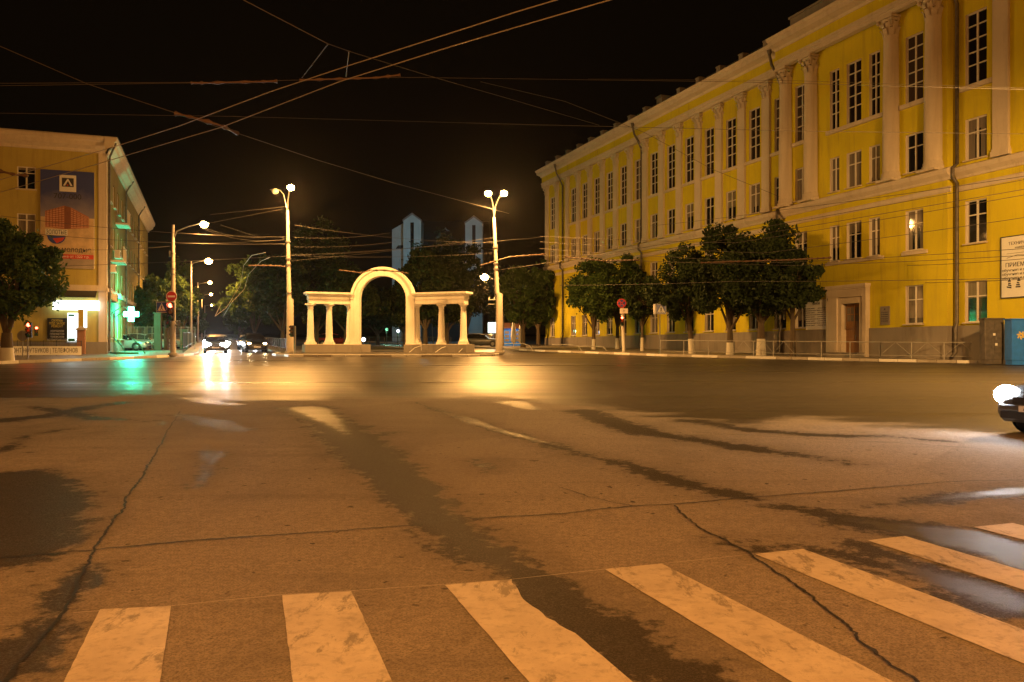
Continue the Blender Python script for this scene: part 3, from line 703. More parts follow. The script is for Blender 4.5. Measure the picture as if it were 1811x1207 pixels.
mrf = MB(); mrf.add([(XL,-.8,16.25),(.85,-.8,16.25),(.85,DEP,16.25),(XL,DEP,16.25),(-8,8,18.2),(-8,DEP-3,18.2),(XL,8,18.2),(XL,DEP-3,18.2)], [(0,1,4,6),(1,2,5,4),(2,3,7,5),(6,4,5,7)]); mrf.build('roof', M['roof'], LB)
mcb = MB(); mcb.box(-.45,0.03,-.06,0,ZL,15.2); mcb.box(0,.06,-.06,.5,ZL,15.2); mcb.box(XL,.1,-.14,0,5.55,5.95); mcb.box(0,.14,-.14,DEP,5.55,5.8)
mcb.build('trim', M['cream'], LB)
for yy in (13.6, 27.0):
    m_ = MB(); m_.tube([(.7,yy,15.9),(.35,yy,15.3),(.14,yy,14.9),(.14,yy,ZL+.3)], .07, 8); m_.build('downpipe', M['pipe'], LB)
m_ = MB(); m_.tube([(.7,-.5,15.9),(.3,-.2,15.0),(.14,.9,14.7),(.14,.9,ZL+.2)], .07, 8); m_.build('downpipe', M['pipe'], LB)
mbq = MB(); mbq.box(XL, 0, -.08, 0, ZL-.3, 2.0); mbq.box(0, .08, -.08, DEP, ZL-.3, 2.0); mbq.build('plinth', M['stone'], LB)
for yb, z in ((3.6,8.0),(6.9,11.2)):
    m_ = MB(); m_.box(.05,.95,yb-1.2,yb+1.2,z-.14,z); m_.box(.87,.93,yb-1.2,yb+1.2,z+.95,z+1.02)
    for k in range(11): m_.box(.885,.915,yb-1.15+k*.23,yb-1.12+k*.23,z,z+.95)
    m_.build('balcony', M['cream'], LB)
acl = []
for k, (yb, z) in enumerate(((4.3,8.35),(2.2,4.9),(1.2,7.0))):
    m_ = MB(); m_.box(.12,.5,yb,yb+.85,z,z+.6); m_.lathe([(.22,.5),(.22,.52)], (0,yb+.42,z+.3), 12, 1, axis='x')
    o_ = m_.build('air_conditioner', [M['white'], M['dark']]); o_.matrix_world = LB.matrix_basis; o_.location = LB.location; o_.rotation_euler = LB.rotation_euler
    tag(o_, ['white air conditioner box high on the side wall of the corner building', 'white air conditioner box low beside the green lit shop front', 'white air conditioner box near the corner above the awning'][k], 'air conditioner', 'air conditioners on the corner building')
# shop front fittings under the corner building (each its own thing)
def onfront(px, py=None, y=0, z=None):
    s_ = lfront(px); zz = z if z is not None else lzf(px, py); return LB.matrix_basis @ Vector((s_, y, zz))
bpy.context.view_layer.update()
def front_panel(name, px0, px1, z0, z1, y, d, label, cat, mat, group=None):
    a, b_ = lfront(px0), lfront(px1); c_ = LB.matrix_basis @ Vector(((a+b_)/2, y, z0)); e = empty(name, c_, label, cat, group, rz=YAW)
    m_ = MB(); m_.box(-(b_-a)/2, (b_-a)/2, -d, 0, 0, z1-z0); m_.build('panel', mat, e, bevel=.01); return e, (b_-a)/2, z1-z0
bz0, bz1 = lzf(120,475), lzf(120,303)
e, w2, h = front_panel('advertising_banner', 72, 167, bz0, bz1, -.04, .06, 'tall blue banner picturing a brick apartment block on the corner building', 'banner', M['signface'])
bw = MB(); bw.box(-w2, w2, -.066, -.061, h*.52, h)
t = NT('banner_blue'); o = t.obj(); sx_ = t.n('ShaderNodeSeparateXYZ'); t.l(o, sx_.inputs[0]); 
t.bsdf(t.mix(t.ramp(t.math('ADD', t.math('MULTIPLY', sx_.outputs[2], .16), t.math('MULTIPLY', t.noise(o, .8, 4), .3)), [(.6, 0), (1.05, 1)]), (.34, .30, .34), (.035, .05, .22)), .6); 
bw.build('sky_print', t.m, e)
bw = MB(); bw.box(-w2+.02, w2-.02, -.066, -.061, h*.14, h*.52-.002); bw.build('field_print', simple('print_tan', (.55,.40,.24), .6, var=.3, scale=1.5), e)
bw = MB(); bw.box(-w2+.02, w2-.02, -.066, -.061, .02, h*.14-.002); bw.build('footer_print', simple('print_grey', (.30,.25,.22), .6, var=.2, scale=1.5), e)
hb = MB(); y_ = -.072
def pp(pts, m=0): hb.add([(x*w2, y_, z*h) for x, z in pts], [tuple(range(len(pts)))], m)
pp([(-.83,.415),(-.12,.40),(-.12,.64),(-.83,.575)], 0); pp([(-.12,.40),(.12,.405),(.12,.625),(-.12,.64)], 1); pp([(.12,.405),(.80,.42),(.80,.535),(.12,.625)], 0)
y_ = -.075
for i in range(9):
    f0 = i/9
    pp([(-.82, .425+f0*.15),(-.13, .413+f0*.222),(-.13,.418+f0*.222),(-.82,.430+f0*.15)], 2); pp([(.13,.415+f0*.205),(.79,.427+f0*.105),(.79,.431+f0*.105),(.13,.421+f0*.205)], 2)
for i in range(6): x = -.8+i*.115; pp([(x,.42),(x+.025,.42),(x+.025,.585+i*.009),(x,.585+i*.009)], 1)
for i in range(5): x = .2+i*.13; pp([(x,.42),(x+.025,.42),(x+.025,.60-i*.018),(x,.605-i*.018)], 1)
hb.build('house_print', [simple('print_brick', (.42,.16,.09), .6), simple('print_brick_dark', (.22,.08,.05), .6), simple('print_pale', (.62,.36,.25), .6)], e)
lg = MB(); lg.box(-.30*w2,.32*w2,-.085,-.067,.785*h,.955*h,0); lg.box(-.21*w2,.23*w2,-.09,-.086,.835*h,.925*h,1)
lg.add([(-.17*w2,-.094,.845*h),(-.09*w2,-.094,.845*h),(.015*w2,-.094,.895*h),(.0,-.094,.92*h)], [(0,1,2,3)], 0); lg.add([(.11*w2,-.094,.845*h),(.19*w2,-.094,.845*h),(.02*w2,-.094,.92*h),(-.0*w2,-.094,.905*h)], [(0,1,2,3)], 0)
lg.lathe([(.035*w2,-.096),(.035*w2,-.091)], (0,0,.853*h), 12, 2, axis='y')
lg.build('emblem', [M['signface'], M['ink'], M['inkred']], e)
text('lettering', '707-000', .52, M['ink'], e, (0,-.075,.735*h), RT)
lb = MB(); lb.box(-.82*w2,.0*w2,-.088,-.078,.335*h,.395*h,0)
hs = [(-.41*w2+.34*w2*math.cos(a), .33*h+.085*h*math.sin(a)) for a in np.linspace(math.pi, 2*math.pi, 16)]
lb.extr(hs, 'y', -.086, -.079, 1)
lb.extr([(-.55*w2,.30*h),(-.1*w2,.315*h),(-.2*w2,.28*h),(-.4*w2,.25*h)], 'y', -.09, -.087, 2); lb.build('badge', [M['signface'], M['signblue'], M['inkred']], e)
text('lettering', 'ЗОЛОТЫЕ', .40, M['ink'], e, (-.41*w2,-.092,.363*h), RT, fit=.76*w2)
text('lettering', 'Вам,', .52, M['inkred'], e, (-.60*w2,-.072,.19*h), RT, fit=.5*w2); text('lettering', 'молодые', .50, M['ink'], e, (.33*w2,-.072,.19*h), RT, fit=1.1*w2)
rb = MB(); rb.box(-.6*w2,.98*w2,-.076,-.069,.098*h,.143*h); rb.build('red_strip', M['inkred'], e); text('lettering', 'дома от 1322 т.р.', .24, M['signface'], e, (.25*w2,-.08,.12*h), RT)
e, w2, h = front_panel('shop_sign', 95, 176, 4.2, 4.85, -.05, .35, 'long glowing white shop sign above the phone shop', 'sign', M['signwhite'])
aw = MB(); a, b_ = lfront(86), lfront(172); aw.add([(a,0,5.6),(b_,0,5.6),(b_,-.8,5.15),(a,-.8,5.15),(a,-.8,5.05),(b_,-.8,5.05)], [(0,1,2,3),(3,2,5,4)])
o_ = aw.build('shop_awning', M['dark']); o_.location = LB.location; o_.rotation_euler = LB.rotation_euler; tag(o_, 'dark sloping awning over the glowing white shop sign', 'awning')
e, w2, h = front_panel('shop_poster', 84, 119, lzf(100,602), lzf(100,563), -.05, .05, 'black poster with yellow and white lines of writing beside the glowing phone panel', 'poster', M['black'])
for i, (s_, m__) in enumerate((('СКУПКА', 'inkyellow'), ('ПОД ЗАЛОГ', 'inkyellow'), ('РЕМОНТ', 'inkyellow'), ('НОУТБУКОВ', 'signface'), ('ПЛАНШЕТОВ', 'signface'), ('ТЕЛЕФОНОВ', 'signface'), ('ФОТОАППАРАТОВ', 'signface'))):
    text('lettering', s_, .21 if i < 3 else .17, M[m__], e, (0,-.056,h-.18-.2*i-(.12 if i > 2 else 0)), RT, sx=.8)
e, w2, h = front_panel('phone_lightbox', 120, 146, lzf(133,605), lzf(133,554), -.05, .10, 'glowing white phone shaped panel by the shop entrance', 'lightbox', M['signphone'])
m_ = MB(); m_.box(-w2+.05,-w2+.42,-.106,-.101,h-.24,h-.1); m_.box(-w2+.03,w2-.03,-.106,-.101,.05,.24); m_.build('phone_trim', M['greenpaint'], e); m_ = MB(); m_.lathe([(.06,-.112),(.06,-.107)], (0.05,0,.145), 12, axis='y'); m_.build('home_button', M['signphone'], e)
# pillar with tapering signboard in front
pt = onfront(152, z=ZL, y=-2.2); e = empty('brick_gatepost', pt, 'square brick gatepost with a stone cap in front of the shop', 'gatepost', rz=YAW)
m_ = MB(); m_.box(-.24,.24,-.24,.24,0,1.62); m_.build('shaft', stucco('old_brick',(.34,.18,.12),(.18,.1,.07)), e, bevel=.02); m_ = MB(); m_.box(-.3,.3,-.3,.3,1.62,1.72); m_.add([(-.26,-.26,1.72),(.26,-.26,1.72),(.26,.26,1.72),(-.26,.26,1.72),(0,0,1.9)], [(0,1,4),(1,2,4),(2,3,4),(3,0,4)]); m_.build('cap', M['concrete'], e)
pt = onfront(151, z=ZL, y=-1.0); e = empty('pillar_sign', pt, 'narrow two sided lightbox on a short post, yellow left face and white right face', 'sign', rz=YAW)
m_ = MB(); m_.box(-.30,.02,-.1,.1,1.75,3.05); m_.build('front_panel', M['inkyellow'], e); m_ = MB(); m_.box(.03,.22,-.1,.1,1.8,3.1); m_.build('side_panel', M['signphone'], e); m_ = MB(); m_.tube([(0,0,0),(0,0,1.75)], .05, 8); m_.build('post', M['metal'], e)
# repair banner on low fence
pA, pB = at(-40,630,51.0), at(144,630,54.2); dv = (pB-pA); dv.z = 0; ang = math.atan2(dv.y, dv.x); mid = (pA+pB)/2
e = empty('fence_banner', (mid.x, mid.y, gz(0,mid.y)+PZ), 'long pale banner reading РЕМОНТ НОУТБУКОВ ТЕЛЕФОНОВ along the low fence', 'banner', rz=ang)
L = dv.length; m_ = MB(); m_.box(-L/2, L/2, -.03, 0, .05, .62); m_.build('cloth', M['signface'], e); text('lettering', 'РЕМОНТ НОУТБУКОВ | ТЕЛЕФОНОВ', .40, M['ink'], e, (L*.10,-.035,.34), RT, fit=L*.72)
m_ = MB()
for k in range(9): x = -L/2+k*L/8; m_.tube([(x,.03,-.05),(x,.03,1.0)], .025, 6)
m_.tube([(-L/2,.03,.95),(L/2,.03,.95)], .02, 6); m_.tube([(-L/2,.03,.7),(L/2,.03,.7)], .015, 6)
for k in range(64): x = -L/2+k*L/64; m_.tube([(x,.03,.7),(x,.03,.95)], .008, 4)
o_ = m_.build('low_fence', M['dark'], None, (mid.x, mid.y, gz(0,mid.y)+PZ)); o_.rotation_euler[2] = ang; tag(o_, 'low dark metal fence carrying the repair banner', 'fence')
# pharmacy: cross, awning, stair rail on the side street face
def onside(y, z, x=0): return LB.matrix_basis @ Vector((x, y, z))
pc = at(232, 556, 66); 
e = empty('pharmacy_cross', pc, 'glowing green pharmacy cross fixed beyond the shop on the side street', 'sign', rz=R(0))
m_ = MB(); a_ = .20; b2_ = .58
cross = [(-a_,-b2_),(a_,-b2_),(a_,-a_),(b2_,-a_),(b2_,a_),(a_,a_),(a_,b2_),(-a_,b2_),(-a_,a_),(-b2_,a_),(-b2_,-a_),(-a_,-a_)]
m_.extr(cross, 'y', -.08, .08); m_.build('lit_cross', M['crossgreen'], e); m_ = MB(); m_.tube([(-.45,0,0),(-1.1,.3,0)], .03, 6); m_.build('bracket', M['metal'], e)
light(e, (.25,-.5,0), 1500, (.03,1.0,.52), .35, name='cross_light')
light(e, (-.1,.6,0), 700, (.03,1.0,.52), .3, name='cross_light')
m_ = MB(); m_.add([(.0,1.2,5.2),(.0,5.4,5.2),(1.0,5.4,4.6),(1.0,1.2,4.6),(1.0,1.2,4.5),(1.0,5.4,4.5)], [(0,1,2,3),(3,2,5,4)]); m_.tube([(.95,1.3,4.6),(.05,1.3,3.9)], .025, 6); m_.tube([(.95,5.3,4.6),(.05,5.3,3.9)], .025, 6)
o_ = m_.build('entrance_canopy', M['greenpaint']); o_.location = LB.location; o_.rotation_euler = LB.rotation_euler; tag(o_, 'sloping green entrance canopy on the side street face', 'canopy')
m_ = MB()
for dx in (.4, 1.6):
    m_.tube([(dx,.8,ZL+1.15),(dx,1.6,ZL+1.1),(dx+.6,.3,ZL+.55),(dx+1.0,-1.2,ZL+.05)], .045, 8)
for k in range(5): m_.tube([(.4+k*.12,1.2-.5*k,ZL),(.4+k*.12,1.2-.5*k,ZL+1.0-.2*k)], .02, 6)
m_.prism([(.1,1.6),(1.5,1.6),(2.2,-1.3),(.8,-1.3)], ZL-.05, ZL+.12)
o_ = m_.build('stair_rail', M['greenpaint']); o_.location = LB.location; o_.rotation_euler = LB.rotation_euler; tag(o_, 'curved green handrail sloping down beside the corner entrance', 'handrail')

# ------------------------------------------------------------------ the arch and its colonnade
YA = 62.5; AX = (678-CX)/F*YA; GA = S*YA+PZ
arch = empty('park_arch', (AX, YA, GA), 'cream park entrance arch flanked by two low colonnades', 'arch')
px2 = YA/F
def az(py): return zat(py, YA)-GA
ro, ri = 56*px2, 41*px2; zs = az(530); zb0 = .55
m_ = MB(); d0, d1 = -.45, .45
ns = 36
def arcpts(r, n=ns): return [(r*math.cos(a), zs+r*math.sin(a)) for a in np.linspace(0, math.pi, n+1)]
ou, inn = arcpts(ro), arcpts(ri)
for yy, rev in ((d0, False), (d1, True)):
    for i in range(ns):
        q = [(ou[i][0],yy,ou[i][1]),(ou[i+1][0],yy,ou[i+1][1]),(inn[i+1][0],yy,inn[i+1][1]),(inn[i][0],yy,inn[i][1])]
        m_.quad(*(q if rev else q[::-1]))
for i in range(ns):
    m_.add([(ou[i][0],d0,ou[i][1]),(ou[i+1][0],d0,ou[i+1][1]),(ou[i+1][0],d1,ou[i+1][1]),(ou[i][0],d1,ou[i][1])], [(0,1,2,3)], 0, True)
    m_.add([(inn[i][0],d0,inn[i][1]),(inn[i+1][0],d0,inn[i+1][1]),(inn[i+1][0],d1,inn[i+1][1]),(inn[i][0],d1,inn[i][1])], [(3,2,1,0)], 0, True)
for sx in (-1, 1): m_.box(sx*ri, sx*ro, d0, d1, zb0, zs)
m_.build('arch_body', M['arch'], arch)
m_ = MB()   # raised archivolt rim and keystone
oo, ii = arcpts(ro+.03), arcpts(ro-.16)
for i in range(ns):
    for yy in (d0-.07,):
        m_.quad((oo[i][0],yy,oo[i][1]),(ii[i][0],yy,ii[i][1]),(ii[i+1][0],yy,ii[i+1][1]),(oo[i+1][0],yy,oo[i+1][1]))
    m_.quad((oo[i][0],d0-.07,oo[i][1]),(oo[i+1][0],d0-.07,oo[i+1][1]),(oo[i+1][0],d1,oo[i+1][1]),(oo[i][0],d1,oo[i][1]))
    m_.quad((ii[i][0],d0-.07,ii[i][1]),(ii[i][0],d0,ii[i][1]),(ii[i+1][0],d0,ii[i+1][1]),(ii[i+1][0],d0-.07,ii[i+1][1]))
m_.build('archivolt', M['arch'], arch)
m_ = MB()
for sx in (-1, 1): m_.box(sx*(ri-.03), sx*(ro+.03), d0-.03, d1+.03, zb0, zb0+.2); 
m_.build('pier_base', M['arch'], arch)
colp = MB(); HC = 3.0
colp.box(-.37,.37,-.37,.37,0,.12); colp.lathe([(.35,.12),(.36,.2),(.31,.28),(.29,.36),(.255,.55),(.245,1.2),(.20,2.45),(.19,2.62),(.225,2.66),(.195,2.70),(.21,2.76),(.32,2.9)], n=20); colp.box(-.34,.34,-.34,.34,2.9,HC)
cd_ = colp.build('column', M['arch']); cdat = cd_.data; bpy.data.objects.remove(cd_)
for side in (-1, 1):
    xo = (ro+.02)*side; wing = 87*px2; dvx = side*math.cos(R(22)); dvy = -math.sin(R(22))
    P0 = Vector((xo, 0, 0)); dv = Vector((dvx, dvy, 0)); nn = Vector((-dvy, dvx, 0))
    def pl(s0, s1, w_, z0, z1, m_): 
        m_.obox(P0+dv*((s0+s1)/2)+Vector((0,0,(z0+z1)/2)), dv, nn, Vector((0,0,1)), abs(s1-s0)/2, w_, (z1-z0)/2)
    zc = .62; zt = zc+HC; W = wing*.86 if side < 0 else wing*1.14
    e_ = MB(); pl(.0, W, .38, zt+.001, zt+.32, e_); pl(.0, W+.05, .43, zt+.32, zt+.62, e_); pl(.0, W+.16, .55, zt+.62, zt+.72, e_); pl(.0, W+.26, .64, zt+.72, zt+.86, e_)
    e_.build('entablature', M['arch'], arch)
    s_ = MB(); pl(-.55 if side > 0 else -1.3, W+.35, .75, -.2, zc-.02, s_); s_.build('plinth', M['stone'], arch, bevel=.02)
    cap_ = MB(); pl(-.3, W+.2, .62, zc-.02, zc, cap_); cap_.build('plinth_cap', M['arch'], arch)
    for f_ in ([.04, .52, .95] if side < 0 else [.02, .52, .95]):
        q = put('column', cdat, arch, P0+dv*(W*f_ if f_ > .1 else .13)+Vector((0,0,zc)))
for sx in (-1, 1): s_ = MB(); s_.box(sx*(ri-.12), sx*(ro+.12), -.75, .75, -.2, .55); s_.build('plinth', M['stone'], arch, bevel=.02)
stp = MB(); stp.box(-6.2, 8.6, -3.6, 1.5, -.16, .015); o_ = stp.build('steps', M['pave'], arch)
# handrails on the right steps
for k, (x0, x1) in enumerate(((722,745),(768,795),(810,828))):
    m_ = MB(); A = at(x0, 625, 59.5); Bp = at(x1, 612, 61.2)
    m_.tube([A, A.lerp(Bp,.5)+Vector((0,0,.12)), Bp], .03, 6); m_.tube([A-Vector((0,0,.3)), A], .025, 6); m_.tube([Bp-Vector((0,0,.35)), Bp], .025, 6)
    tag(m_.build('step_handrail', M['rail']), ['pale sloping handrail nearest the arch pier on the right plinth', 'pale sloping handrail in the middle of the right plinth steps', 'pale sloping handrail below the outer right column'][k], 'handrail', 'handrails in front of the right colonnade')

# ------------------------------------------------------------------ street lamps
def lamp_head(parent, base, tip, lit, power, big=1.0, bowl=None, color=None):
    """arm from base to tip, a cobra head with a glass bowl on its end"""
    base, tip = Vector(base), Vector(tip); d = tip-base; h = Vector((d.x, d.y, 0)).normalized()
    m_ = MB(); m_.tube([base, base+h*.12*d.length+Vector((0,0,d.z*.55)), base.lerp(tip,.55)+Vector((0,0,d.z*.28)), tip], [.05,.045,.04,.035], 8); arm = m_.build('arm', M['metal'], parent)
    s_ = Vector((-h.y, h.x, 0)); m_ = MB(); c_ = tip+h*.28
    vs = []; n = 10
    for i, (t_, w_, z_) in enumerate(((-.34,.05,.0),(-.25,.12,.06),(0,.19,.10),(.25,.18,.09),(.42,.10,.04),(.46,.03,0))):
        for k in range(n):
            a = math.pi*k/(n-1); vs.append(c_+h*t_*big+s_*w_*big*math.cos(a)+Vector((0,0,(z_*math.sin(a))*big)))
    fs = [(i*n+k, i*n+k+1, (i+1)*n+k+1, (i+1)*n+k) for i in range(5) for k in range(n-1)]
    m_.add(vs, fs, 0, True); hd = m_.build('lamp_head', M['metal'], parent)
    m_ = MB(); m_.ball(c_+h*.08*big+Vector((0,0,-.07*big)), .25*big, .25*big, .21*big, nu=14, nv=8)
    m_.build('bowl', bowl or (M['bowl'] if lit else M['bowloff']), hd)
    if lit and power and color is not AMBER: light(parent, c_+h*.08*big+Vector((0,0,-.36*big)), power*KPOW*.38, SODIUM, .2)
    if lit and power: light(parent, c_+h*.08*big+Vector((0,0,-.36*big)), power*KPOW, color or SODIUM, .2, spot=None if color is AMBER else 176, rot=(0,0,0), blend=.4)
def street_lamp(px, pyb, Y, ztop, heads, label, thick=.17, twostep=None, lean=(0,0), group='street lamps around the square', name='street_lamp', big=1.0, collar=True, mat='concrete'):
    b_ = at(px, pyb, Y); z0 = S*Y+PZ; e = empty(name, (b_.x, Y, z0), label, 'street lamp', group)
    Hh = ztop-z0; lx, ly = lean
    m_ = MB()
    if twostep:
        hs = twostep-z0; pts = [(0,0,-.3),(0,0,hs-.02),(lx*hs/Hh,0,hs+.1),(lx,ly,Hh)]; rr = [thick*1.15, thick, thick*.68, thick*.42]
    else: pts = [(0,0,-.3),(lx*.5,ly*.5,Hh*.5),(lx,ly,Hh)]; rr = [thick, thick*.75, thick*.45]
    m_.tube(pts, rr, 12); m_.build('pole', M[mat], e)
    if collar:
        m_ = MB(); m_.lathe([(thick*1.6,-.05),(thick*1.6,.1),(thick*1.25,.16)], n=14)
        m_.build('base_collar', M['stone'], e)
        m_ = MB()
        for f_ in (.42,.62,.66,.78): m_.lathe([(thick*.80,-.05),(thick*.80,.05)], (lx*f_, ly*f_, Hh*f_), 10)
        m_.box(-.24,-.12,-.08,.08,Hh*.755,Hh*.80); m_.build('clamp_band', M['metal'], e)
    for (dx, dy, dz, lit, pw) in heads:
        lamp_head(e, (lx, ly, Hh-(.1 if dz else .95)), (lx+dx, ly+dy, Hh+dz), lit, pw, big)
    return e
# visible lamps (positions on the square's kerbs)
z1 = zat(338, 59)
street_lamp(513, 629, 59, zat(372,59), [(-.45,-.2,1.35,False,0),(.62,-1.6,1.3,True,7500)], 'tall concrete lamp post with one lit and one dark lamp beside the left colonnade', .24, zat(530,59), (-.18,0))
street_lamp(883, 628, 60.4, zat(385,60.4), [(-.30,-1.4,1.5,True,5500),(.60,-1.4,1.5,True,7000)], 'tall concrete lamp post with two lit lamps right of the arch', .24, zat(520,60.4), (-.38,0))
street_lamp(306, 632, 54.6, zat(398,54.6), [(1.9,-.5,0,True,2000)], 'concrete lamp post carrying signs and traffic signals at the mouth of the street', .19, None, (.02,0))
for k, (Y, py) in enumerate(((90.6,462),(129,500),(168,521),(230,540))):
    X = ((368,371,373,374)[k]-CX)/F*Y-.55; b_ = zat(py, Y)
    e = empty('street_lamp', (X-1.3, Y, S*Y+PZ), ['lit street lamp above the trees behind the signal post', 'third lit lamp down the avenue, small and bright', 'fourth lit lamp down the avenue, just below the third', 'farthest small lit lamp at the end of the avenue'][k], 'street lamp', 'street lamps around the square')
    Hh = b_-(S*Y+PZ); m_ = MB(); m_.tube([(0,0,-.2),(0,0,Hh)], [.15,.08], 8); m_.build('pole', M['concrete'], e)
    lamp_head(e, (0,0,Hh-.6), (1.6,-.2,Hh+.05), True, [5500,4500,3500,0][k], 1.5 if k == 0 else 1.15, M['bowlfar'])
# bright lamp behind the right post, on its own crossarmed pole
Y = 92; X = (889-CX)/F*Y; e = empty('street_lamp', (X, Y, S*Y+PZ), 'bright lamp on a pole with crossarms behind the right hand lamp post', 'street lamp', 'street lamps around the square')
Hh = zat(512, Y)-(S*Y+PZ); m_ = MB(); m_.tube([(0,0,-.2),(0,0,Hh)], [.16,.1], 8); m_.build('pole', M['concrete'], e)
lamp_head(e, (0,0,Hh-.6), (-1.6,-.7,Hh+1.38), True, 5200, 1.7, M['bowlfar'])
m_ = MB()
for zz in (Hh-1.2, Hh-1.7): m_.box(-1.6,1.3,-.05,.05,zz,zz+.09)
for x in (-1.5,-.9,.7,1.2): m_.lathe([(.06,0),(.09,.1),(.05,.2)], (x,0,Hh-1.1), 8)
m_.build('crossarm', M['metal'], e)
# assumed unseen lamps added behind and beside the viewer to light square and facades
for k, (x, y, hh, lab, pw) in enumerate(((-9.5,-8,10.5,'assumed lamp post on the near side of the square, left of the crossing',6300),(13,-7,10.5,'assumed lamp post on the near side of the square, right of the crossing',7000),(19,20.5,10,'assumed lamp post added at the right of the square to light the yellow facade',24000),(1.5,-16,10.5,'assumed lamp post added farther behind the crossing',12000),(-44,14,10,'assumed lamp post added at the left of the square to light the corner building',5000))):
    e = empty('street_lamp', (x, y, S*y), lab, 'street lamp', 'street lamps around the square')
    m_ = MB(); m_.tube([(0,0,-.3),(0,0,hh)], [.2,.09], 12); m_.build('pole', M['concrete'], e)
    d = Vector((0-x, 12-y, 0)).normalized() if k != 2 else Vector((.2,.98,0))
    lamp_head(e, (0,0,hh-.2), (d.x*1.7, d.y*1.7, hh+.35), True, 0 if k == 2 else pw, 1.2, None, SODIUM if k == 2 else AMBER)
    if k == 2: light(e, (d.x*2, d.y*2, hh-.1), pw, (1.0,.52,.15), .2, spot=176, rot=(R(22),0,0), blend=.4)  # strong facade light added at the assumed right-hand lamp post

# ------------------------------------------------------------------ traffic signals and road signs
def signal_head(parent, loc, lit=0, rz=0, s=1.0, n=3):
    """n lamp housing facing -y; index lit counts from the top (None = all dark)"""
    e = bpy.data.objects.new('signal_head', None)
    m_ = MB(); h = .30*s
    m_.box(-.15*s,.15*s,0,.16*s,-h*n/2,h*n/2); body = m_.build('signal_head', M['black'], parent, loc, bevel=.01); body.rotation_euler[2] = rz
    bpy.data.objects.remove(e)
    for k in range(n):
        zc = h*(n/2-.5-k); ml_ = [M['redlens'], M['amberlens'], M['greenlens']][k if n == 3 else (0 if k == 0 else 2)]
        if lit == k: ml_ = M['red']
        v = MB(); pts = [(.12*s*math.cos(a), .12*s*math.sin(a)) for a in np.linspace(-.35, math.pi+.35, 14)]
        for p, q in zip(pts[:-1], pts[1:]): v.quad((p[0],0,zc+p[1]),(q[0],0,zc+q[1]),(q[0],-.17*s,zc+q[1]),(p[0],-.17*s,zc+p[1]))
        v.build('visor', M['black'], body)
        l_ = MB(); l_.lathe([(.02*s,-.035*s),(.07*s,-.028*s),(.105*s,-.003)], (0,0,zc), 14, axis='y'); l_.build('lens', ml_, body)
    return body
def disc(m_, r, c, d=.012, m=0, n=28): m_.lathe([(r,c[1]-d),(r,c[1])], (c[0],0,c[2]), n, m, sm=False, axis='y')
def sign_post(px, pyb, Y, h, label, cat, r=.035, name='sign_post', lean=0, mat='metal'):
    b_ = at(px, pyb, Y); e = empty(name, (b_.x, Y, S*Y+PZ), label, cat); m_ = MB(); m_.tube([(0,0,-.2),(lean,0,h)], [r*1.25, r], 10); m_.build('post', M[mat], e); return e
def ped_sign(e, x, z, s=.35, y=-.05):
    m_ = MB(); m_.box(x-s,x+s,y-.012,y,z-s,z+s,0); m_.box(x-s*.93,x+s*.93,y-.016,y-.0125,z-s*.93,z+s*.93,1)
    q = m_.build('crossing_sign', [M['signface'], M['signblue']], e)
    t_ = MB(); t_.extr([(x-s*.78,z-s*.72),(x+s*.78,z-s*.72),(x,z+s*.78)], 'y', y-.02, y-.017); t_.build('white_triangle', M['signface'], q)
    f_ = MB(); yy0, yy1 = y-.026, y-.021
    def seg(a, b, w_): 
        a, b = Vector((a[0],0,a[1])), Vector((b[0],0,b[1])); d = (b-a).normalized(); n = Vector((-d.z,0,d.x))*w_
        f_.extr([(p.x,p.z) for p in (a-n,b-n,b+n,a+n)], 'y', yy0, yy1)
    def P_(u_, v): return (x+u_*s, z+v*s)
    seg(P_(.0,.28),P_(0,-.12),.09*s); seg(P_(0,-.12),P_(-.22,-.5),.05*s); seg(P_(0,-.12),P_(.18,-.5),.05*s); seg(P_(0,.2),P_(-.2,-.02),.035*s); seg(P_(0,.2),P_(.18,0),.035*s)
    disc(f_, .085*s, (x, yy1, z+.42*s), .005)
    for k in range(4): seg(P_(-.58+k*.32,-.68),P_(-.50+k*.32,-.55),.05*s)
    f_.build('walking_figure', M['ink'], q)
    return q
# signal post on the lamp at the street mouth
sig = bpy.data.objects['street_lamp.002']
ze = lambda py, Y: zat(py, Y)-(S*Y+PZ)
m_ = MB(); c_ = (0,-.24,ze(525,54.6)); disc(m_, .36, c_, .012, 0); disc(m_, .32, (c_[0],c_[1]-.0125,c_[2]), .004, 1); m_.box(c_[0]-.24,c_[0]+.24,c_[1]-.024,c_[1]-.019,c_[2]-.06,c_[2]+.06,0)
m_.build('no_entry_sign', [M['signface'], M['signred']], sig)
signal_head(sig, (0,-.42,ze(552,54.6)), 0, 0, 1.35)
ped_sign(sig, -.66, ze(544,54.6), .35, -.2)
m_ = MB(); m_.tube([(0,-.2,ze(544,54.6)),(-.66,-.19,ze(544,54.6))], .02, 6); m_.build('bracket', M['metal'], sig)
signal_head(sig, (-.33,-.1,ze(574,54.6)), None, R(50), .8, 2); signal_head(sig, (.36,-.1,ze(573,54.6)), None, R(-50), .8, 2)
light(sig, (0,-.8,ze(541,54.6)), 14, (1,.06,.02), .1, name='signal_light')
# left: small red signals by the shop
e = sign_post(49, 640, 46.5, ze(571,46.5), 'thin post with two red traffic lights near the whitewashed tree', 'traffic light', .035, 'traffic_light')
signal_head(e, (.12,-.14,ze(584,46.5)), 0, R(5), .95); signal_head(e, (.42,.12,ze(586,46.5)), 0, R(40), .6)
m_ = MB(); m_.tube([(0,0,ze(584,46.5)),(.42,.1,ze(586,46.5))], .015, 6); m_.build('bracket', M['metal'], e)
light(e, (.1,-.5,ze(577,46.5)), 9, (1,.05,.02), .08, name='signal_light')
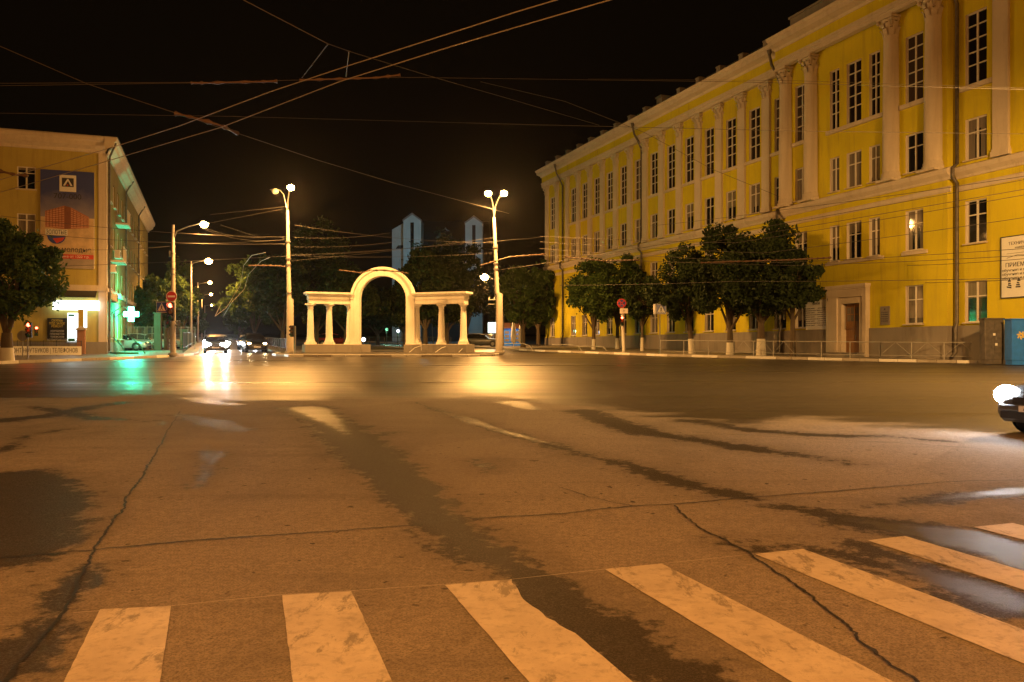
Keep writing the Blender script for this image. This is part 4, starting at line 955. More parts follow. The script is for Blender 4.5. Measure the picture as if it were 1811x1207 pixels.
# left pavement: round speed plate on post seen edge on
e = sign_post(40, 640, 49.5, 1.6, 'low round road sign seen from behind beside the red traffic lights', 'road sign', .03); m_ = MB(); disc(m_, .32, (0,0,1.3), .015); m_.build('disc', M['metal'], e)
# small signal near left lamp
e = sign_post(522, 630, 58.4, ze(577,58.4), 'thin post with a dark traffic signal in front of the left colonnade', 'traffic light', .05, 'traffic_light'); signal_head(e, (-.22,-.1,ze(586,58.4)), None, R(-25), .9)
# no stopping sign with signal, right
Yr = 64.0; e = sign_post(1104, 624, Yr, ze(530,Yr), 'no stopping sign, plate and red signal on a white leaning pole', 'road sign', .12, 'sign_post', -.18, 'lime')
m_ = MB(); c_ = (-.22,-.16,ze(537,Yr)); disc(m_, .36, c_, .012, 1); disc(m_, .27, (c_[0],c_[1]-.0125,c_[2]), .004, 0)
for a in (R(45), R(-45)): m_.obox((c_[0],c_[1]-.021,c_[2]), (math.cos(a),0,math.sin(a)), (0,1,0), (-math.sin(a),0,math.cos(a)), .30, .003, .045, 1)
m_.build('no_stopping_sign', [M['signblue'], M['signred']], e)
m_ = MB(); m_.box(-.36,.26,-.17,-.155,ze(555,Yr),ze(546,Yr)); q = m_.build('plate', M['signface'], e); text('lettering', '3т', .2, M['ink'], q, (-.05,-.175,ze(550.5,Yr)), RT)
signal_head(e, (-.18,-.2,ze(568,Yr)), 0, R(-15), .8); light(e, (-.2,-.6,ze(565,Yr)), 6, (1,.06,.02), .08, name='signal_light')
# pedestrian sign right
Yp = 57.8; e = sign_post(1167, 633, Yp, ze(540,Yp), 'blue pedestrian crossing sign on a thin post at the end of the white railing', 'road sign'); ped_sign(e, .08, ze(547,Yp), .35); m_ = MB(); m_.box(-.40,-.30,-.1,.3,ze(556,Yp),ze(538,Yp)); m_.build('side_sign', M['signface'], e)

# ------------------------------------------------------------------ railings
def railing(pA, pB, h, n, label, cross=False, mat='white', name='railing', group=None, bars=0):
    pA, pB = Vector(pA), Vector(pB); d = pB-pA; L = Vector((d.x,d.y,0)).length
    o_ = MB()
    for i in range(n+1):
        p = pA+d*(i/n); o_.tube([p-Vector((0,0,.1)), p+Vector((0,0,h))], .028, 6)
    o_.tube([pA+Vector((0,0,h)), pB+Vector((0,0,h))], .024, 6); o_.tube([pA+Vector((0,0,h*.22)), pB+Vector((0,0,h*.22))], .018, 6)
    for i in range(n):
        a, b_ = pA+d*(i/n), pA+d*((i+1)/n)
        if cross:
            mid = (a+b_)/2; 
            o_.tube([a+Vector((0,0,h*.22)), mid+Vector((0,0,h))], .012, 5); o_.tube([mid+Vector((0,0,h)), b_+Vector((0,0,h*.22))], .012, 5)
        for j in range(1, bars+1): p = a.lerp(b_, j/(bars+1)); o_.tube([p+Vector((0,0,h*.22)), p+Vector((0,0,h))], .008, 4)
    q = o_.build(name, M[mat]); tag(q, label, 'railing', group); return q
def K(x, y, off=0): return Vector((x, y, S*y+PZ))
rp = [(10.35,57.6),(14.3,53.2),(17.2,50.4),(20.8,46.7),(24.7,43.8),(28.3,41.0)]
labs = ['low white railing panels from the pedestrian sign towards the trees', 'low white railing with slanted braces below the widest tree', 'low white railing in front of the doorway', 'low white railing between doorway and downpipe', 'low white railing with slanted braces in front of the cabinets']
for k in range(5): railing(K(*rp[k]), K(*rp[k+1]), .95, 3, labs[k], k in (1, 3, 4), 'rail', 'railing', 'white kerb railings on the right', 0 if k else 0)
railing(K(lineX(6.3,66),66), K(lineX(6.3,120),120), 1.0, 22, 'dark park railing running down the right side of the avenue', False, 'dark', 'park_fence', None, 5)
railing(K(lineX(-2.0,62),62), K(lineX(-2.0,110),110), 1.5, 18, 'dark fence running down the left side of the avenue', False, 'dark', 'park_fence', None, 5)
railing(K(lineX(21,72),72), K(lineX(14,80),80), 1.1, 6, 'dark railing behind the right hand lamp post', False, 'dark', 'park_fence', None, 5)
for k, (x0, y0, x1, y1) in enumerate(((925,608,943,624),(1010,610,1030,625),(1052,613,1075,626))):
    A = at(x0, y0, 71); Bp = at(x1, y1, 69); Bp.z = gz(0,69)+PZ
    m_ = MB(); m_.tube([A-Vector((1.6,-.5,0)), A, A.lerp(Bp,.55)+Vector((.1,0,.15)), Bp-Vector((0,0,.1))], .04, 6)
    tag(m_.build('bent_guard_rail', M['rail']), ['bent pale guard rail end beside the shrubby tree', 'bent pale guard rail end left of the first pavement tree', 'bent pale guard rail end right of the first pavement tree'][k], 'guard rail', 'bent guard rails at the kerb')

# ------------------------------------------------------------------ cabinets on the right hand pavement
def cabinet(px0, px1, pyt, Y, dep, name, label, mat, z0=None):
    a, b_ = at(px0, pyt, Y), at(px1, pyt, Y); zb = S*Y+PZ; w_ = b_.x-a.x; h = a.z-zb
    e = empty(name, ((a.x+b_.x)/2, Y, zb), label, 'cabinet'); m_ = MB(); m_.box(-w_/2,w_/2,-dep/2,dep/2,.12,h-.06); m_.build('body', M[mat], e, bevel=.015)
    m_ = MB(); m_.box(-w_/2-.04,w_/2+.04,-dep/2-.05,dep/2+.04,h-.06,h); m_.build('lid', M[mat], e); m_ = MB(); m_.box(-w_/2+.03,w_/2-.03,-dep/2+.03,dep/2-.03,-.1,.12); m_.build('base', M[mat], e)
    m_ = MB(); m_.box(-w_/2+.05,-.012,-dep/2-.018,-dep/2,.2,h-.14); m_.box(.012,w_/2-.05,-dep/2-.018,-dep/2,.2,h-.14); q = m_.build('door', M[mat], e)
    m_ = MB(); m_.box(.05,.09,-dep/2-.045,-dep/2-.018,h*.5,h*.5+.14); m_.build('handle', M['metal'], q)
    return e, w_, h
e, w_, h = cabinet(1737, 1770, 563, 41.6, .5, 'street_cabinet', 'dark grey metal cabinet below the window at the right end of the railing', 'pipe')
for k in range(2): m_ = MB(); m_.box(-.08+.1*k,.04+.1*k,-.275,-.27,h*.6-.5*k,h*.6+.12-.5*k); m_.build('sticker', M['signface'], e)
e, w_, h = cabinet(1783, 1822, 564, 40.6, .6, 'street_cabinet', 'blue metal cabinet with a pale painted mark at the right edge of the photo', 'bluebox')
m_ = MB(); 
for k in range(7): a = k*.9; m_.obox((-.1+.13*math.cos(a), -.325, h*.62+.11*math.sin(a)), (math.cos(a+.6),0,math.sin(a+.6)), (0,1,0), (-math.sin(a+.6),0,math.cos(a+.6)), .10, .004, .03)
m_.build('painted_mark', M['inkyellow'], e)

# ------------------------------------------------------------------ trees
def tree_mesh(h, r, rz, cb, seed, n, leaf, trunk_r, lean=(0,0), squash=1.0, clump=.5):
    """crown mesh, trunk mesh builder. crown centred at height cb+rz"""
    rnd = np.random.RandomState(seed); rr = random.Random(seed)
    cz = cb+rz; tk = MB(); top = Vector((lean[0], lean[1], cb+rz*.9)); fork = Vector((lean[0]*.4, lean[1]*.4, cb+.1*rz))
    tk.tube([(0,0,-.2),(lean[0]*.1,lean[1]*.1,fork.z*.35),(lean[0]*.25,0,fork.z*.7),fork], [trunk_r*1.25,trunk_r,trunk_r*.92,trunk_r*.8], 10)
    K_ = 8; cl = []
    for k in range(K_):
        a = 2*math.pi*k/K_+rr.random()*.5; el = rr.uniform(.35,1.3); d = Vector((math.cos(a)*math.cos(el), math.sin(a)*math.cos(el), math.sin(el)))
        e_ = fork+Vector((d.x*r*.75, d.y*r*.75, d.z*rz*1.3)); m1 = fork.lerp(e_,.5)+Vector((rr.uniform(-.2,.2),rr.uniform(-.2,.2),.15))
        tk.tube([fork-Vector((0,0,.15)), m1, e_], [trunk_r*.5,trunk_r*.3,.02], 6)
        for q in range(2): s2 = m1+Vector((rr.uniform(-1,1)*r*.4, rr.uniform(-1,1)*r*.4, rr.uniform(.1,.6)*rz)); tk.tube([m1, s2], [trunk_r*.2,.012], 5)
    nc = max(30, int(64*(r/2.2)**1.2)); n = int(n*1.35); cen = []
    for i in range(nc):
        while True:
            v = rnd.uniform(-1,1,3); L = np.linalg.norm(v)
            if .25 < L < 1: break
        v = v/L*(L**.5)*(1+.22*mnoise.noise(Vector((v[0]*1.6+seed, v[1]*1.6, v[2]*1.6))))
        if v[2] < -.35: v[2] *= .75
        s_ = rnd.uniform(.82,1.12); cen.append((v[0]*r*s_*.85+lean[0], v[1]*r*s_*.85*squash+lean[1], cz+v[2]*rz*s_*.88, rnd.uniform(.35,1.0)*clump*r*.70))
    cen = np.array(cen); idx = rnd.randint(0, nc, n); c_ = cen[idx]
    off = rnd.normal(size=(n,3)); off /= np.linalg.norm(off,axis=1)[:,None]; off *= (rnd.uniform(0,1,(n,1))**.5)*c_[:,3:4]; off[:,2] *= .8
    P = c_[:,:3]+off
    stray = rnd.uniform(0,1,n) < .04; P[stray] += rnd.normal(size=(stray.sum(),3))*r*.10
    U1 = rnd.normal(size=(n,3)); U1 /= np.linalg.norm(U1,axis=1)[:,None]
    W1 = np.cross(U1, rnd.normal(size=(n,3))); W1 /= np.linalg.norm(W1,axis=1)[:,None]
    sz = leaf*rnd.uniform(.6,1.3,(n,1))
    V = np.stack([P-U1*sz, P+W1*sz*.5, P+U1*sz, P-W1*sz*.5], 1).reshape(-1,3)
    me = bpy.data.meshes.new('crown'); me.vertices.add(4*n); me.vertices.foreach_set('co', V.reshape(-1).astype(np.float32))
    me.loops.add(4*n); me.loops.foreach_set('vertex_index', np.arange(4*n, dtype=np.int32)); me.polygons.add(n)
    me.polygons.foreach_set('loop_start', np.arange(0,4*n,4,dtype=np.int32)); me.polygons.foreach_set('loop_total', np.full(n,4,dtype=np.int32)); me.update(calc_edges=True); me.validate()
    return me, tk
def tree(px, Y, pytop, pxw, pycb, label, seed, n=9000, leaf=.115, trunk=.16, dark=False, lime=True, lean=(0,0), pyb=600, group=None, X=None, clump=.5):
    x = (px-CX)/F*Y if X is None else X; zb = S*Y+PZ; k = Y/F
    ht = zat(pytop, Y)-zb; cb = zat(pycb, Y)-zb; r = pxw*k; rz = (ht-cb)/2
    me, tk = tree_mesh(ht, r, rz, cb, seed, n, leaf, trunk, lean, clump=clump)
    e = empty('tree', (x, Y, zb), label, 'tree', group)
    me.materials.append(M['leafdark'] if dark else M['leaf']); put('crown', me, e, (0,0,0))
    if lime: 
        hl = min(1.35, cb*.6); tk.build('trunk', M['bark'], e)
        m_ = MB(); m_.tube([(0,0,-.1),(lean[0]*.1,lean[1]*.1,hl*.6),(lean[0]*.18,0,hl)], [trunk*1.3,trunk*1.1,trunk*1.04], 12); m_.build('limewash', M['lime'], e)
    else: tk.build('trunk', M['bark'], e)
    return e
tree(12, 43.2, 378, 92, 600, 'large leafy tree with a whitewashed trunk in front of the shop, left edge', 1, 16000, .14, .30)
_t = tree
g_ = 'clipped pavement trees before the yellow facade'
tree(1050, 74, 447, 55, 588, 'small rounded tree left of the no stopping sign', 2, 9000, .15, .17, group=g_)
tree(1092, 76, 440, 46, 586, 'rounded tree just behind the no stopping sign', 3, 8000, .15, .17, group=g_)
tree(1136, 68, 468, 38, 582, 'darker narrow tree right of the no stopping sign', 4, 6000, .15, .14, True, group=g_)
tree(1224, 59, 432, 60, 582, 'slim tree with a curved trunk beside the pedestrian sign', 5, 10000, .14, .2, True, group=g_, lean=(-.5,0))
tree(1291, 56, 396, 70, 592, 'tall dark tree with the lowest hanging leaves', 6, 13000, .14, .22, True, group=g_)
tree(1346, 53.5, 390, 82, 580, 'widest and tallest dark tree in the row before the facade', 7, 16000, .14, .26, True, group=g_)
tree(1402, 51.5, 434, 52, 572, 'dark tree nearest the doorway, right end of the row', 8, 10000, .14, .18, True, lime=False, group=g_)
# park and avenue trees behind
g2 = 'tall park trees behind the arch and along the avenue'
bg = [(250,82,505,40,590,'tree lit green beside the pharmacy cross'),(300,92,478,44,592,'dark avenue tree behind the signal post'),(322,100,455,32,590,'avenue tree just left of the row of lamps'),(349,150,545,17,600,'small avenue tree below the row of lamps'),
 (424,120,520,28,600,'small pale avenue tree right of the approaching cars'),(450,95,455,52,596,'broad avenue tree behind the dark car'),(500,84,425,58,594,'tall tree behind the left lamp post'),(560,88,390,68,596,'tallest dark tree above the left colonnade'),(612,82,470,52,592,'tree filling the gap beside the left arch pier'),
 (668,104,505,48,596,'dark tree seen through the arch, left'),(716,98,500,48,594,'dark tree seen through the arch, right'),(752,80,438,52,590,'orange lit tree above the right colonnade'),(790,84,455,46,592,'orange lit tree behind the outer right column'),(826,112,428,40,592,'tall tree beneath the pale gabled tower'),(780,120,408,60,585,'dark crown between the two pale gabled towers'),
 (925,84,470,48,590,'shrubby orange tree at the far corner of the yellow building'),(952,98,450,36,590,'tall thin tree against the far end of the yellow building'),(890,130,470,40,592,'dim tree behind the double lamp post')]
for k, (px, Y, pt, pw, pc_, lab) in enumerate(bg):
    tree(px, Y, pt, pw*1.08, pc_, lab, 30+k, 9000, .22, .24, k not in (0,1,2,3,4,5,15,16), False, group=g2, clump=.42)

# ------------------------------------------------------------------ far buildings and lights behind the park
e = empty('gabled_building', (at(760,600,150).x, 150, S*150), 'dark building far behind the park with two pale gabled towers', 'building')
def fx(px, Y=150): return at(px, 600, Y).x-e.location.x
def fz(py, Y=150): return zat(py, Y)-S*150
m_ = MB(); m_.box(fx(705), fx(862), 2, 14, 0, fz(440)); m_.build('wall', M['roof'], e)
m_ = MB(); m_.add([(fx(700),0,fz(440)),(fx(870),0,fz(440)),(fx(862),9,fz(378)),(fx(725),9,fz(378)),(fx(700),16,fz(440)),(fx(870),16,fz(440))], [(0,1,2,3),(3,2,5,4),(0,3,4),(1,5,2)]); m_.build('roof', M['roof'], e)
paleb = stucco('pale_blue_render', (.50,.60,.62), (.35,.42,.44), .2)
for a, b_, pt, pb in ((716,747,383,462),(824,854,388,450)):
    x0, x1, zt_, zb_ = fx(a), fx(b_), fz(pt), fz(pb); zs_ = zt_-(x1-x0)*.36
    m_ = MB(); dy = -2.2
    m_.extr([(x0,0),(x1,0),(x1,zs_),((x0+x1)/2,zt_),(x0,zs_)], 'y', dy, 2.0); tw = m_.build('gabled_tower', paleb, e)
    m_ = MB(); m_.extr([(x0-.1,zs_-.1),((x0+x1)/2,zt_-.05),(x1+.1,zs_-.1),(x1+.1,zs_+.2),((x0+x1)/2,zt_+.3),(x0-.1,zs_+.2)], 'y', dy-.2, 2.1); m_.build('gable_roof', M['metal'], tw)
    cx_ = (x0+x1)/2; m_ = MB(); m_.box(cx_-.3, cx_+.3, dy-.04, dy, zb_-2.0, zs_-.3); m_.build('window', M['hallglass'], tw)
    m_ = MB(); 
    for sx in (-1,1): m_.box(cx_+sx*.95-.12, cx_+sx*.95+.12, dy-.12, dy, 0, zs_-.1)
    m_.build('trim', paleb, tw)
m_ = MB(); m_.add([(fx(692),1.0,0),(fx(715),1.0,0),(fx(715),1.0,fz(392)),(fx(692),1.0,fz(405)),(fx(692),8,0),(fx(715),8,0),(fx(715),8,fz(392)),(fx(692),8,fz(405))], [(0,1,2,3),(4,7,6,5),(0,3,7,4),(1,5,6,2),(3,2,6,7)]); m_.build('side_wing', paleb, e)
light(e, (fx(765), -22, fz(470)), 3000, (.4,.8,1.0), .5, name='assumed_floodlight')  # added cool light on the towers, from an assumed floodlight
# assumed floodlight mast in the park, unseen, added to light the pale towers
Yf = 128; e2 = empty('park_lamp', (at(765,600,Yf-0).x, Yf, S*Yf), 'assumed cool white park floodlight, unseen among the crowns behind the arch', 'lamp')
m_ = MB(); m_.tube([(0,0,0),(0,0,10.6)], .07, 6); m_.build('pole', M['metal'], e2); m_ = MB(); m_.ball((0,0,10.7),.22,.22,.14); m_.build('lamp_glass', M['whitelamp'], e2)
# small lights in the park: globe lamps on posts
pl_ = [(704,588,110,'whitelamp','white globe lamp seen through the arch, right of middle','g'),(684,585,118,'greenlamp','tiny green tinted park lamp seen through the arch','g'),(716,583,100,'whitelamp','white globe lamp beside the right arch pier','g'),(740,590,112,'whitelamp','bluish globe lamp between the pier and first right column','g'),(703,527,130,'whitelamp','small high white lamp in the arch opening','h'),(643,604,96,'whitelamp','low white lamp beside the left arch pier','l'),(343,598,120,'whitelamp','tiny white lamp on the left pavement of the avenue','l'),(747,549,120,'whitelamp','tiny high white lamp over the first right column','h')]
for k, (px, py, Y, mt, lab, ty) in enumerate(pl_):
    p = at(px, py, Y); zb = S*Y; e = empty('park_lamp', (p.x, Y, zb), lab, 'lamp', 'small park lamps'); h = max(p.z-zb, .5)
    m_ = MB(); m_.tube([(0,0,-.1),(0,0,h)], [.06,.04], 6); m_.build('pole', M['dark'], e)
    rr_ = {'g': .2, 'h': .13, 'l': .24}[ty]; m_ = MB(); m_.ball((0,0,h+rr_*.8), rr_, rr_, rr_, nu=10, nv=6); m_.build('globe', M[mt], e)
    light(e, (0,-.5,h+.1), {'g': 120, 'h': 60, 'l': 40}[ty], (.35,1,.55) if mt == 'greenlamp' or k in (0,) else (.8,.9,1), .15, name='globe_light')
# kiosk, lightbox and parked things right of the arch
Yk = 96; zk = S*Yk+.13; p = at(908, 600, Yk); e = empty('street_kiosk', (p.x, Yk, zk), 'small dark blue kiosk with a red lit fascia under the far tree', 'kiosk')
m_ = MB(); m_.box(-1.2,1.0,0,1.8,0,2.0); m_.build('body', M['bluebox'], e); m_ = MB(); m_.box(-1.3,1.1,-.15,1.9,2.0,2.12); m_.add([(-1.3,-.15,2.12),(1.1,-.15,2.12),(1.1,.9,2.7),(-1.3,.9,2.7),(-1.3,1.9,2.12),(1.1,1.9,2.12)], [(0,1,2,3),(3,2,5,4),(0,3,4),(1,5,2)]); m_.build('roof', simple('dark_red_sheet',(.07,.03,.025),.6), e)
m_ = MB()
for j in range(3):
    for i in range(3): m_.box(-1.0+i*.65,-.5+i*.65,-.02,0,.5+j*.45,.8+j*.45)
m_.build('window', M['glass'], e); light(e, (-.1,-.8,1.6), 14, (.7,.8,1), .2, name='kiosk_light')
p = at(872, 590, 92); e = empty('street_lightbox', (p.x, 92, S*92+.13), 'glowing white street lightbox just left of the right hand lamp post', 'lightbox'); m_ = MB(); h = ze(589,92)
m_.box(-.55,.75,-.1,.1,h,h+1.15); m_.build('panel', M['signwhite'], e); m_ = MB(); m_.tube([(0,.15,-.1),(0,.15,h+.5)], .06, 8); m_.build('post', M['metal'], e)
p = at(889, 595, 93); e = empty('street_lightbox', (p.x, 93, S*93+.13), 'narrow pale blue lightbox just right of the right hand lamp post', 'lightbox'); m_ = MB(); m_.box(-.14,.14,-.1,.1,.9,2.0); m_.build('panel', emit('lightbox_cool',(.5,.8,1),1.2), e); m_ = MB(); m_.box(-.05,.05,-.05,.05,-.1,.9); m_.build('post', M['metal'], e)
p = at(914, 600, 90); e = empty('white_umbrella', (p.x, 90, S*90+.13), 'pair of folded white parasols beside the kiosk', 'parasol')
for dx in (-.35,.45):
    m_ = MB(); m_.lathe([(.05,.35),(.26,.5),(.30,1.2),(.2,2.2),(.04,2.9)], (dx,0,0), 12); m_.tube([(dx,0,0),(dx,0,3.0)], .03, 6); m_.build('folded_canopy', M['white'], e)
# translucent fence panels / columns on the left side street (behind the signal post)
for k, (px0, px1, Y) in enumerate(((272,284,70),(290,296,72),(318,330,76))):
    p = at(px0, 600, Y); w_ = (px1-px0)*Y/F
    m_ = MB(); m_.box(0,w_,0,.3,-.1,[3.1,2.4,1.7][k]); m_.box(-.05,w_+.05,-.05,.35,[3.1,2.4,1.7][k],[3.1,2.4,1.7][k]+.12)
    o_ = m_.build('fence_pillar', M['bark' if k < 2 else 'greenpaint'], None, (p.x, Y, S*Y+PZ)); tag(o_, ['tall pale fence pillar left of the signal post', 'slim pale fence pillar close behind the signal post', 'low green pillar right of the signal post'][k], 'pillar', 'pillars of the side street fence')
railing(at(216,600,71)*1.0+Vector((0,0,S*71+PZ-at(216,600,71).z)), at(345,600,74)+Vector((0,0,S*74+PZ-at(345,600,74).z)), 2.0, 10, 'tall pale fence of thin bars behind the signal post', False, 'concrete', 'bar_fence', None, 7)

# ------------------------------------------------------------------ vehicles
def car(name, label, loc, heading, paint, head=None, tail=False, sx=1.0, L=4.3, power=0, hr=.13, group=None, plate='А 062 УК', suv=False):
    """car whose nose points to local -y; origin on the ground under its middle"""
    e = empty(name, loc, label, 'car', group, rz=heading)
    hz = 1.0 if not suv else 1.12; W = .86
    st = [(-.5,.30,.56,.62),(-.485,.22,.64,.74),(-.45,.20,.72,.82),(-.38,.19,.80,.86),(-.25,.18,.88,.865),(-.12,.18,.93,.87),(.1,.18,.95,.87),(.28,.18,.96,.87),(.40,.19,.97,.855),(.47,.22,.95,.82),(.495,.28,.86,.76),(.5,.36,.72,.70)]
    m_ = MB(); rings = []
    for t_, zb_, zt_, w_ in st:
        y = t_*L; zb_ *= hz; zt_ *= hz; zm = zb_+(zt_-zb_)*.55
        half = [(0,zb_),(w_*.86,zb_),(w_*.96,zb_+.07),(w_,zm-.1),(w_*1.0,zm),(w_*.97,zt_-.12),(w_*.91,zt_-.03),(w_*.6,zt_+.025),(0,zt_+.04)]
        ring = [(x,y,z) for x,z in half]+[(-x,y,z) for x,z in half[-2:0:-1]]; rings.append(ring)
    n = len(rings[0]); vs = [p for r_ in rings for p in r_]; fs = [(i*n+k, i*n+(k+1)%n, (i+1)*n+(k+1)%n, (i+1)*n+k) for i in range(len(rings)-1) for k in range(n)]
    m_.add(vs, fs, 0, True); m_.add(rings[0], [tuple(range(n))[::-1]]); m_.add(rings[-1], [tuple(range(n))])
    body = m_.build('body', paint, e)
    gh = [(-.22,.90,.92,.80),(-.10,.92,1.30,.66),(.02,.93,1.42,.62),(.18,.94,1.44,.61),(.32,.94,1.38,.60),(.44,.95,1.05,.68),(.47,.93,.95,.72)]
    m_ = MB(); rg = []
    for t_, zb_, zt_, w_ in gh:
        wb = .80; y = t_*L; half = [(0,zt_*hz),(w_*.7,zt_*hz-.01),(w_,zt_*hz-.06),(wb if zt_ > 1 else w_,(zb_-.02)*hz)]; rg.append([(-x,y,z) for x,z in half[::-1]]+[(x,y,z) for x,z in half[1:]])
    n = 7; vs = [p for r_ in rg for p in r_]
    for i in range(len(rg)-1):
        for k in range(n-1):
            roof = k in (1,2,3,4) and 1 <= i <= 3
            m_.add([rg[i][k],rg[i][k+1],rg[i+1][k+1],rg[i+1][k]], [(0,1,2,3)], 0 if roof else 1, False)
    m_.build('cabin', [paint, M['carglass']], body)
    for sx_ in (-1,1):
        for ty in (-.31,.29):
            w_ = MB(); w_.lathe([(.20,-.10),(.29,-.11),(.315,-.08),(.315,.08),(.29,.11),(.20,.10)], n=20, axis='x'); wh = w_.build('wheel', M['rubber'], e, (sx_*.77, ty*L, .315))
            r2 = MB(); r2.lathe([(.04,.112*sx_),(.19,.105*sx_),(.2,.09*sx_)], n=16, axis='x'); 
            for q in range(5): a = q*2*math.pi/5; r2.obox((.115*sx_,.11*math.cos(a),.11*math.sin(a)), (1,0,0), (0,math.cos(a),math.sin(a)), (0,-math.sin(a),math.cos(a)), .008, .09, .025)
            r2.build('rim', M['metal'], wh)
            a2 = MB(); a2.lathe([(.36,.868*sx_),(.36,.872*sx_)], (0,ty*L,.34), 20, axis='x'); a2.build('wheel_arch', M['black'], body)
        mm = MB(); mm.ball((sx_*.95,-.17*L,.98*hz),.09,.07,.07); mm.build('mirror', paint, body)
        hh = MB(); hh.ball((sx_*.60,-.478*L,.62*hz), hr*1.25, .09, hr*.8, nu=14, nv=8); hh.build('headlight', head or M['redlens' if False else 'carglass'], body)
        tt = MB(); tt.ball((sx_*.66,.487*L,.76*hz),.1,.06,.13); tt.build('tail_light', M['tail'] if tail else M['redlens'], body)
    g_ = MB(); g_.box(-.42,.42,-.503*L,-.49*L,.50*hz,.60*hz); g_.box(-.62,.62,-.505*L,-.49*L,.27,.37); g_.build('grille', M['black'], body)
    bp = MB(); bp.box(-.64,.64,-.512*L,-.47*L,.38,.48*hz); bp.build('bumper', paint, body, bevel=.03)
    pl2 = MB(); pl2.box(-.26,.26,-.518*L,-.513*L,.385,.475); q = pl2.build('number_plate', M['signface'], body); text('lettering', plate, .09, M['ink'], q, (0,-.519*L,.43), RT, ext=.001)
    if power:
        for sx_ in (-1,1): light(e, (sx_*.6,-.5*L-.12,.62*hz), power, (.9,.95,1.0) if head != M['headwarm'] else (1,.7,.35), .07, spot=75, rot=(R(84),0,R(180)), name='headlight_light', blend=.8)
    return e
pk = lambda n_, c_: simple(n_, c_, .28, .3, var=.05, spec=.6)
blackp, silver, greyp, bluep, redp = pk('car_black',(.012,.012,.014)), pk('car_silver',(.35,.35,.36)), pk('car_grey',(.08,.085,.09)), pk('car_blue',(.03,.05,.12)), pk('car_red',(.25,.02,.02))
def roadz(x, y): return (x, y, S*y)
hd_av = YAW   # nose towards the square along the avenue
X = (381-CX)/F*66; car('parked_car', 'approaching car with glaring white headlights at the mouth of the avenue', roadz(X,66), hd_av, greyp, M['headlight'], power=1500, hr=.26)
X = (389-CX)/F*80; car('parked_car', 'second glaring white car queuing behind the first on the avenue', roadz(X,80), hd_av, silver, M['headlight'], power=1100, hr=.25)
X = (374-CX)/F*94; car('parked_car', 'third car with white headlights farther up the avenue', roadz(X,94), hd_av, greyp, M['headlight'], power=800, hr=.24)
X = (450-CX)/F*69; car('parked_car', 'dark car with one amber and one white lamp waiting beside the park kerb', roadz(X,69), YAW+.05, blackp, M['headwarm'], power=40, hr=.13, suv=True)
X = (437-CX)/F*80; car('parked_car', 'car with bluish white headlights tucked behind the dark car', roadz(X,80), YAW, bluep, M['headlight'], power=60, hr=.12)
bpy.context.view_layer.update()
# car nosing in at the right edge
car('turning_car', 'car nosing into the right edge of the photo with a blinding white headlight', roadz((1790-CX)/F*12.2+2.42, 12.2+.65), R(-72), greyp, emit('near_headlight_lit',(.93,.96,1.0),110), power=18, hr=.19)
for k, (px, Y, col_, lab, hd_) in enumerate(((216,70,silver,'silver parked car under the pharmacy cross',R(100)),(252,73,pk('car_white',(.6,.6,.6)),'white parked car right of the pharmacy cross',R(100)),(286,78,pk('car_pale',(.5,.52,.55)),'pale parked car seen behind the signal post',R(95)),(592,92,redp,'dark red parked car glimpsed between the left columns',R(95)),(850,88,greyp,'dark parked car beyond the outer right column',R(88)),(870,97,blackp,'black parked car behind the white lightbox',R(88)))):
    X = (px-CX)/F*Y; car('parked_car', lab, (X, Y, S*Y+.13), hd_, col_, group='parked cars behind the square')

# ------------------------------------------------------------------ overhead wires
def wire(pts, label, r=.012, mat='pipe', sag=0, group=None, n=10, name='overhead_wire'):
    P = [at(*p) for p in pts]; out = []
    for a, b_ in zip(P[:-1], P[1:]):
        for i in range(n): t_ = i/n; q = a.lerp(b_, t_); q.z -= sag*4*t_*(1-t_); out.append(q)
    out.append(P[-1]); m_ = MB(); m_.tube(out, r, 5); return tag(m_.build(name, M[mat]), label, 'wire', group)
M['copper'] = simple('copper_wire', (.34,.30,.26), .5, .2)
M['cable'] = simple('cable_grey', (.085,.075,.068), .6, .1)
def yz(py, z): return F*(z-H)/(HY-py)
def tw(px, py, z=6.3): return (px, py, yz(py, z))
wire([tw(-40,330),tw(25,311),tw(202,260),tw(315,224),tw(477,163),tw(615,117),tw(825,50),tw(905,24),tw(985,0),tw(1090,-35)], 'upper bright trolley wire sweeping from the blue banner to the top edge', .009, 'copper')
wire([tw(-40,352),tw(72,320),tw(177,289),tw(390,226),tw(600,145),tw(797,83),tw(905,51),tw(1080,0),tw(1200,-36)], 'lower bright trolley wire sweeping from the blue banner to the top edge', .009, 'copper')
wire([(-60,55,22),(0,82,21),(155,149,21),(310,200,21),(420,236,22),(560,283,30),(700,325,42),(900,378,62)], 'thin span wire slanting down from the left edge past both trolley wires', .010, 'cable')
wire([(430,0,15),(580,78,16),(620,92,17),(760,135,22),(900,175,30),(1060,222,45)], 'thin span wire from the top edge slanting down towards the roof', .009, 'cable')
wire([(-40,151,20),(0,152,20),(350,147,20),(700,137,20),(1300,145,24),(1850,160,28)], 'nearly level span wire carrying the insulator rods', .006, 'cable')
wire([(-40,148,20.5),(350,146,20.5)], 'short doubled span wire at the upper left', .007, 'cable')
wire([(-40,200,26),(400,206,28),(906,220,32),(1400,232,34),(1860,238,34)], 'faint level wire across the whole sky', .009, 'cable')
wire([(1040,140,30),(1400,143,30),(1860,158,28)], 'faint wire crossing the upper columns of the yellow facade', .005, 'cable')
wire([(850,145,34),(1000,180,40),(1140,235,44),(1260,300,44),(1378,348,42)], 'thin wire dropping across the yellow facade to the treetops', .011, 'cable')
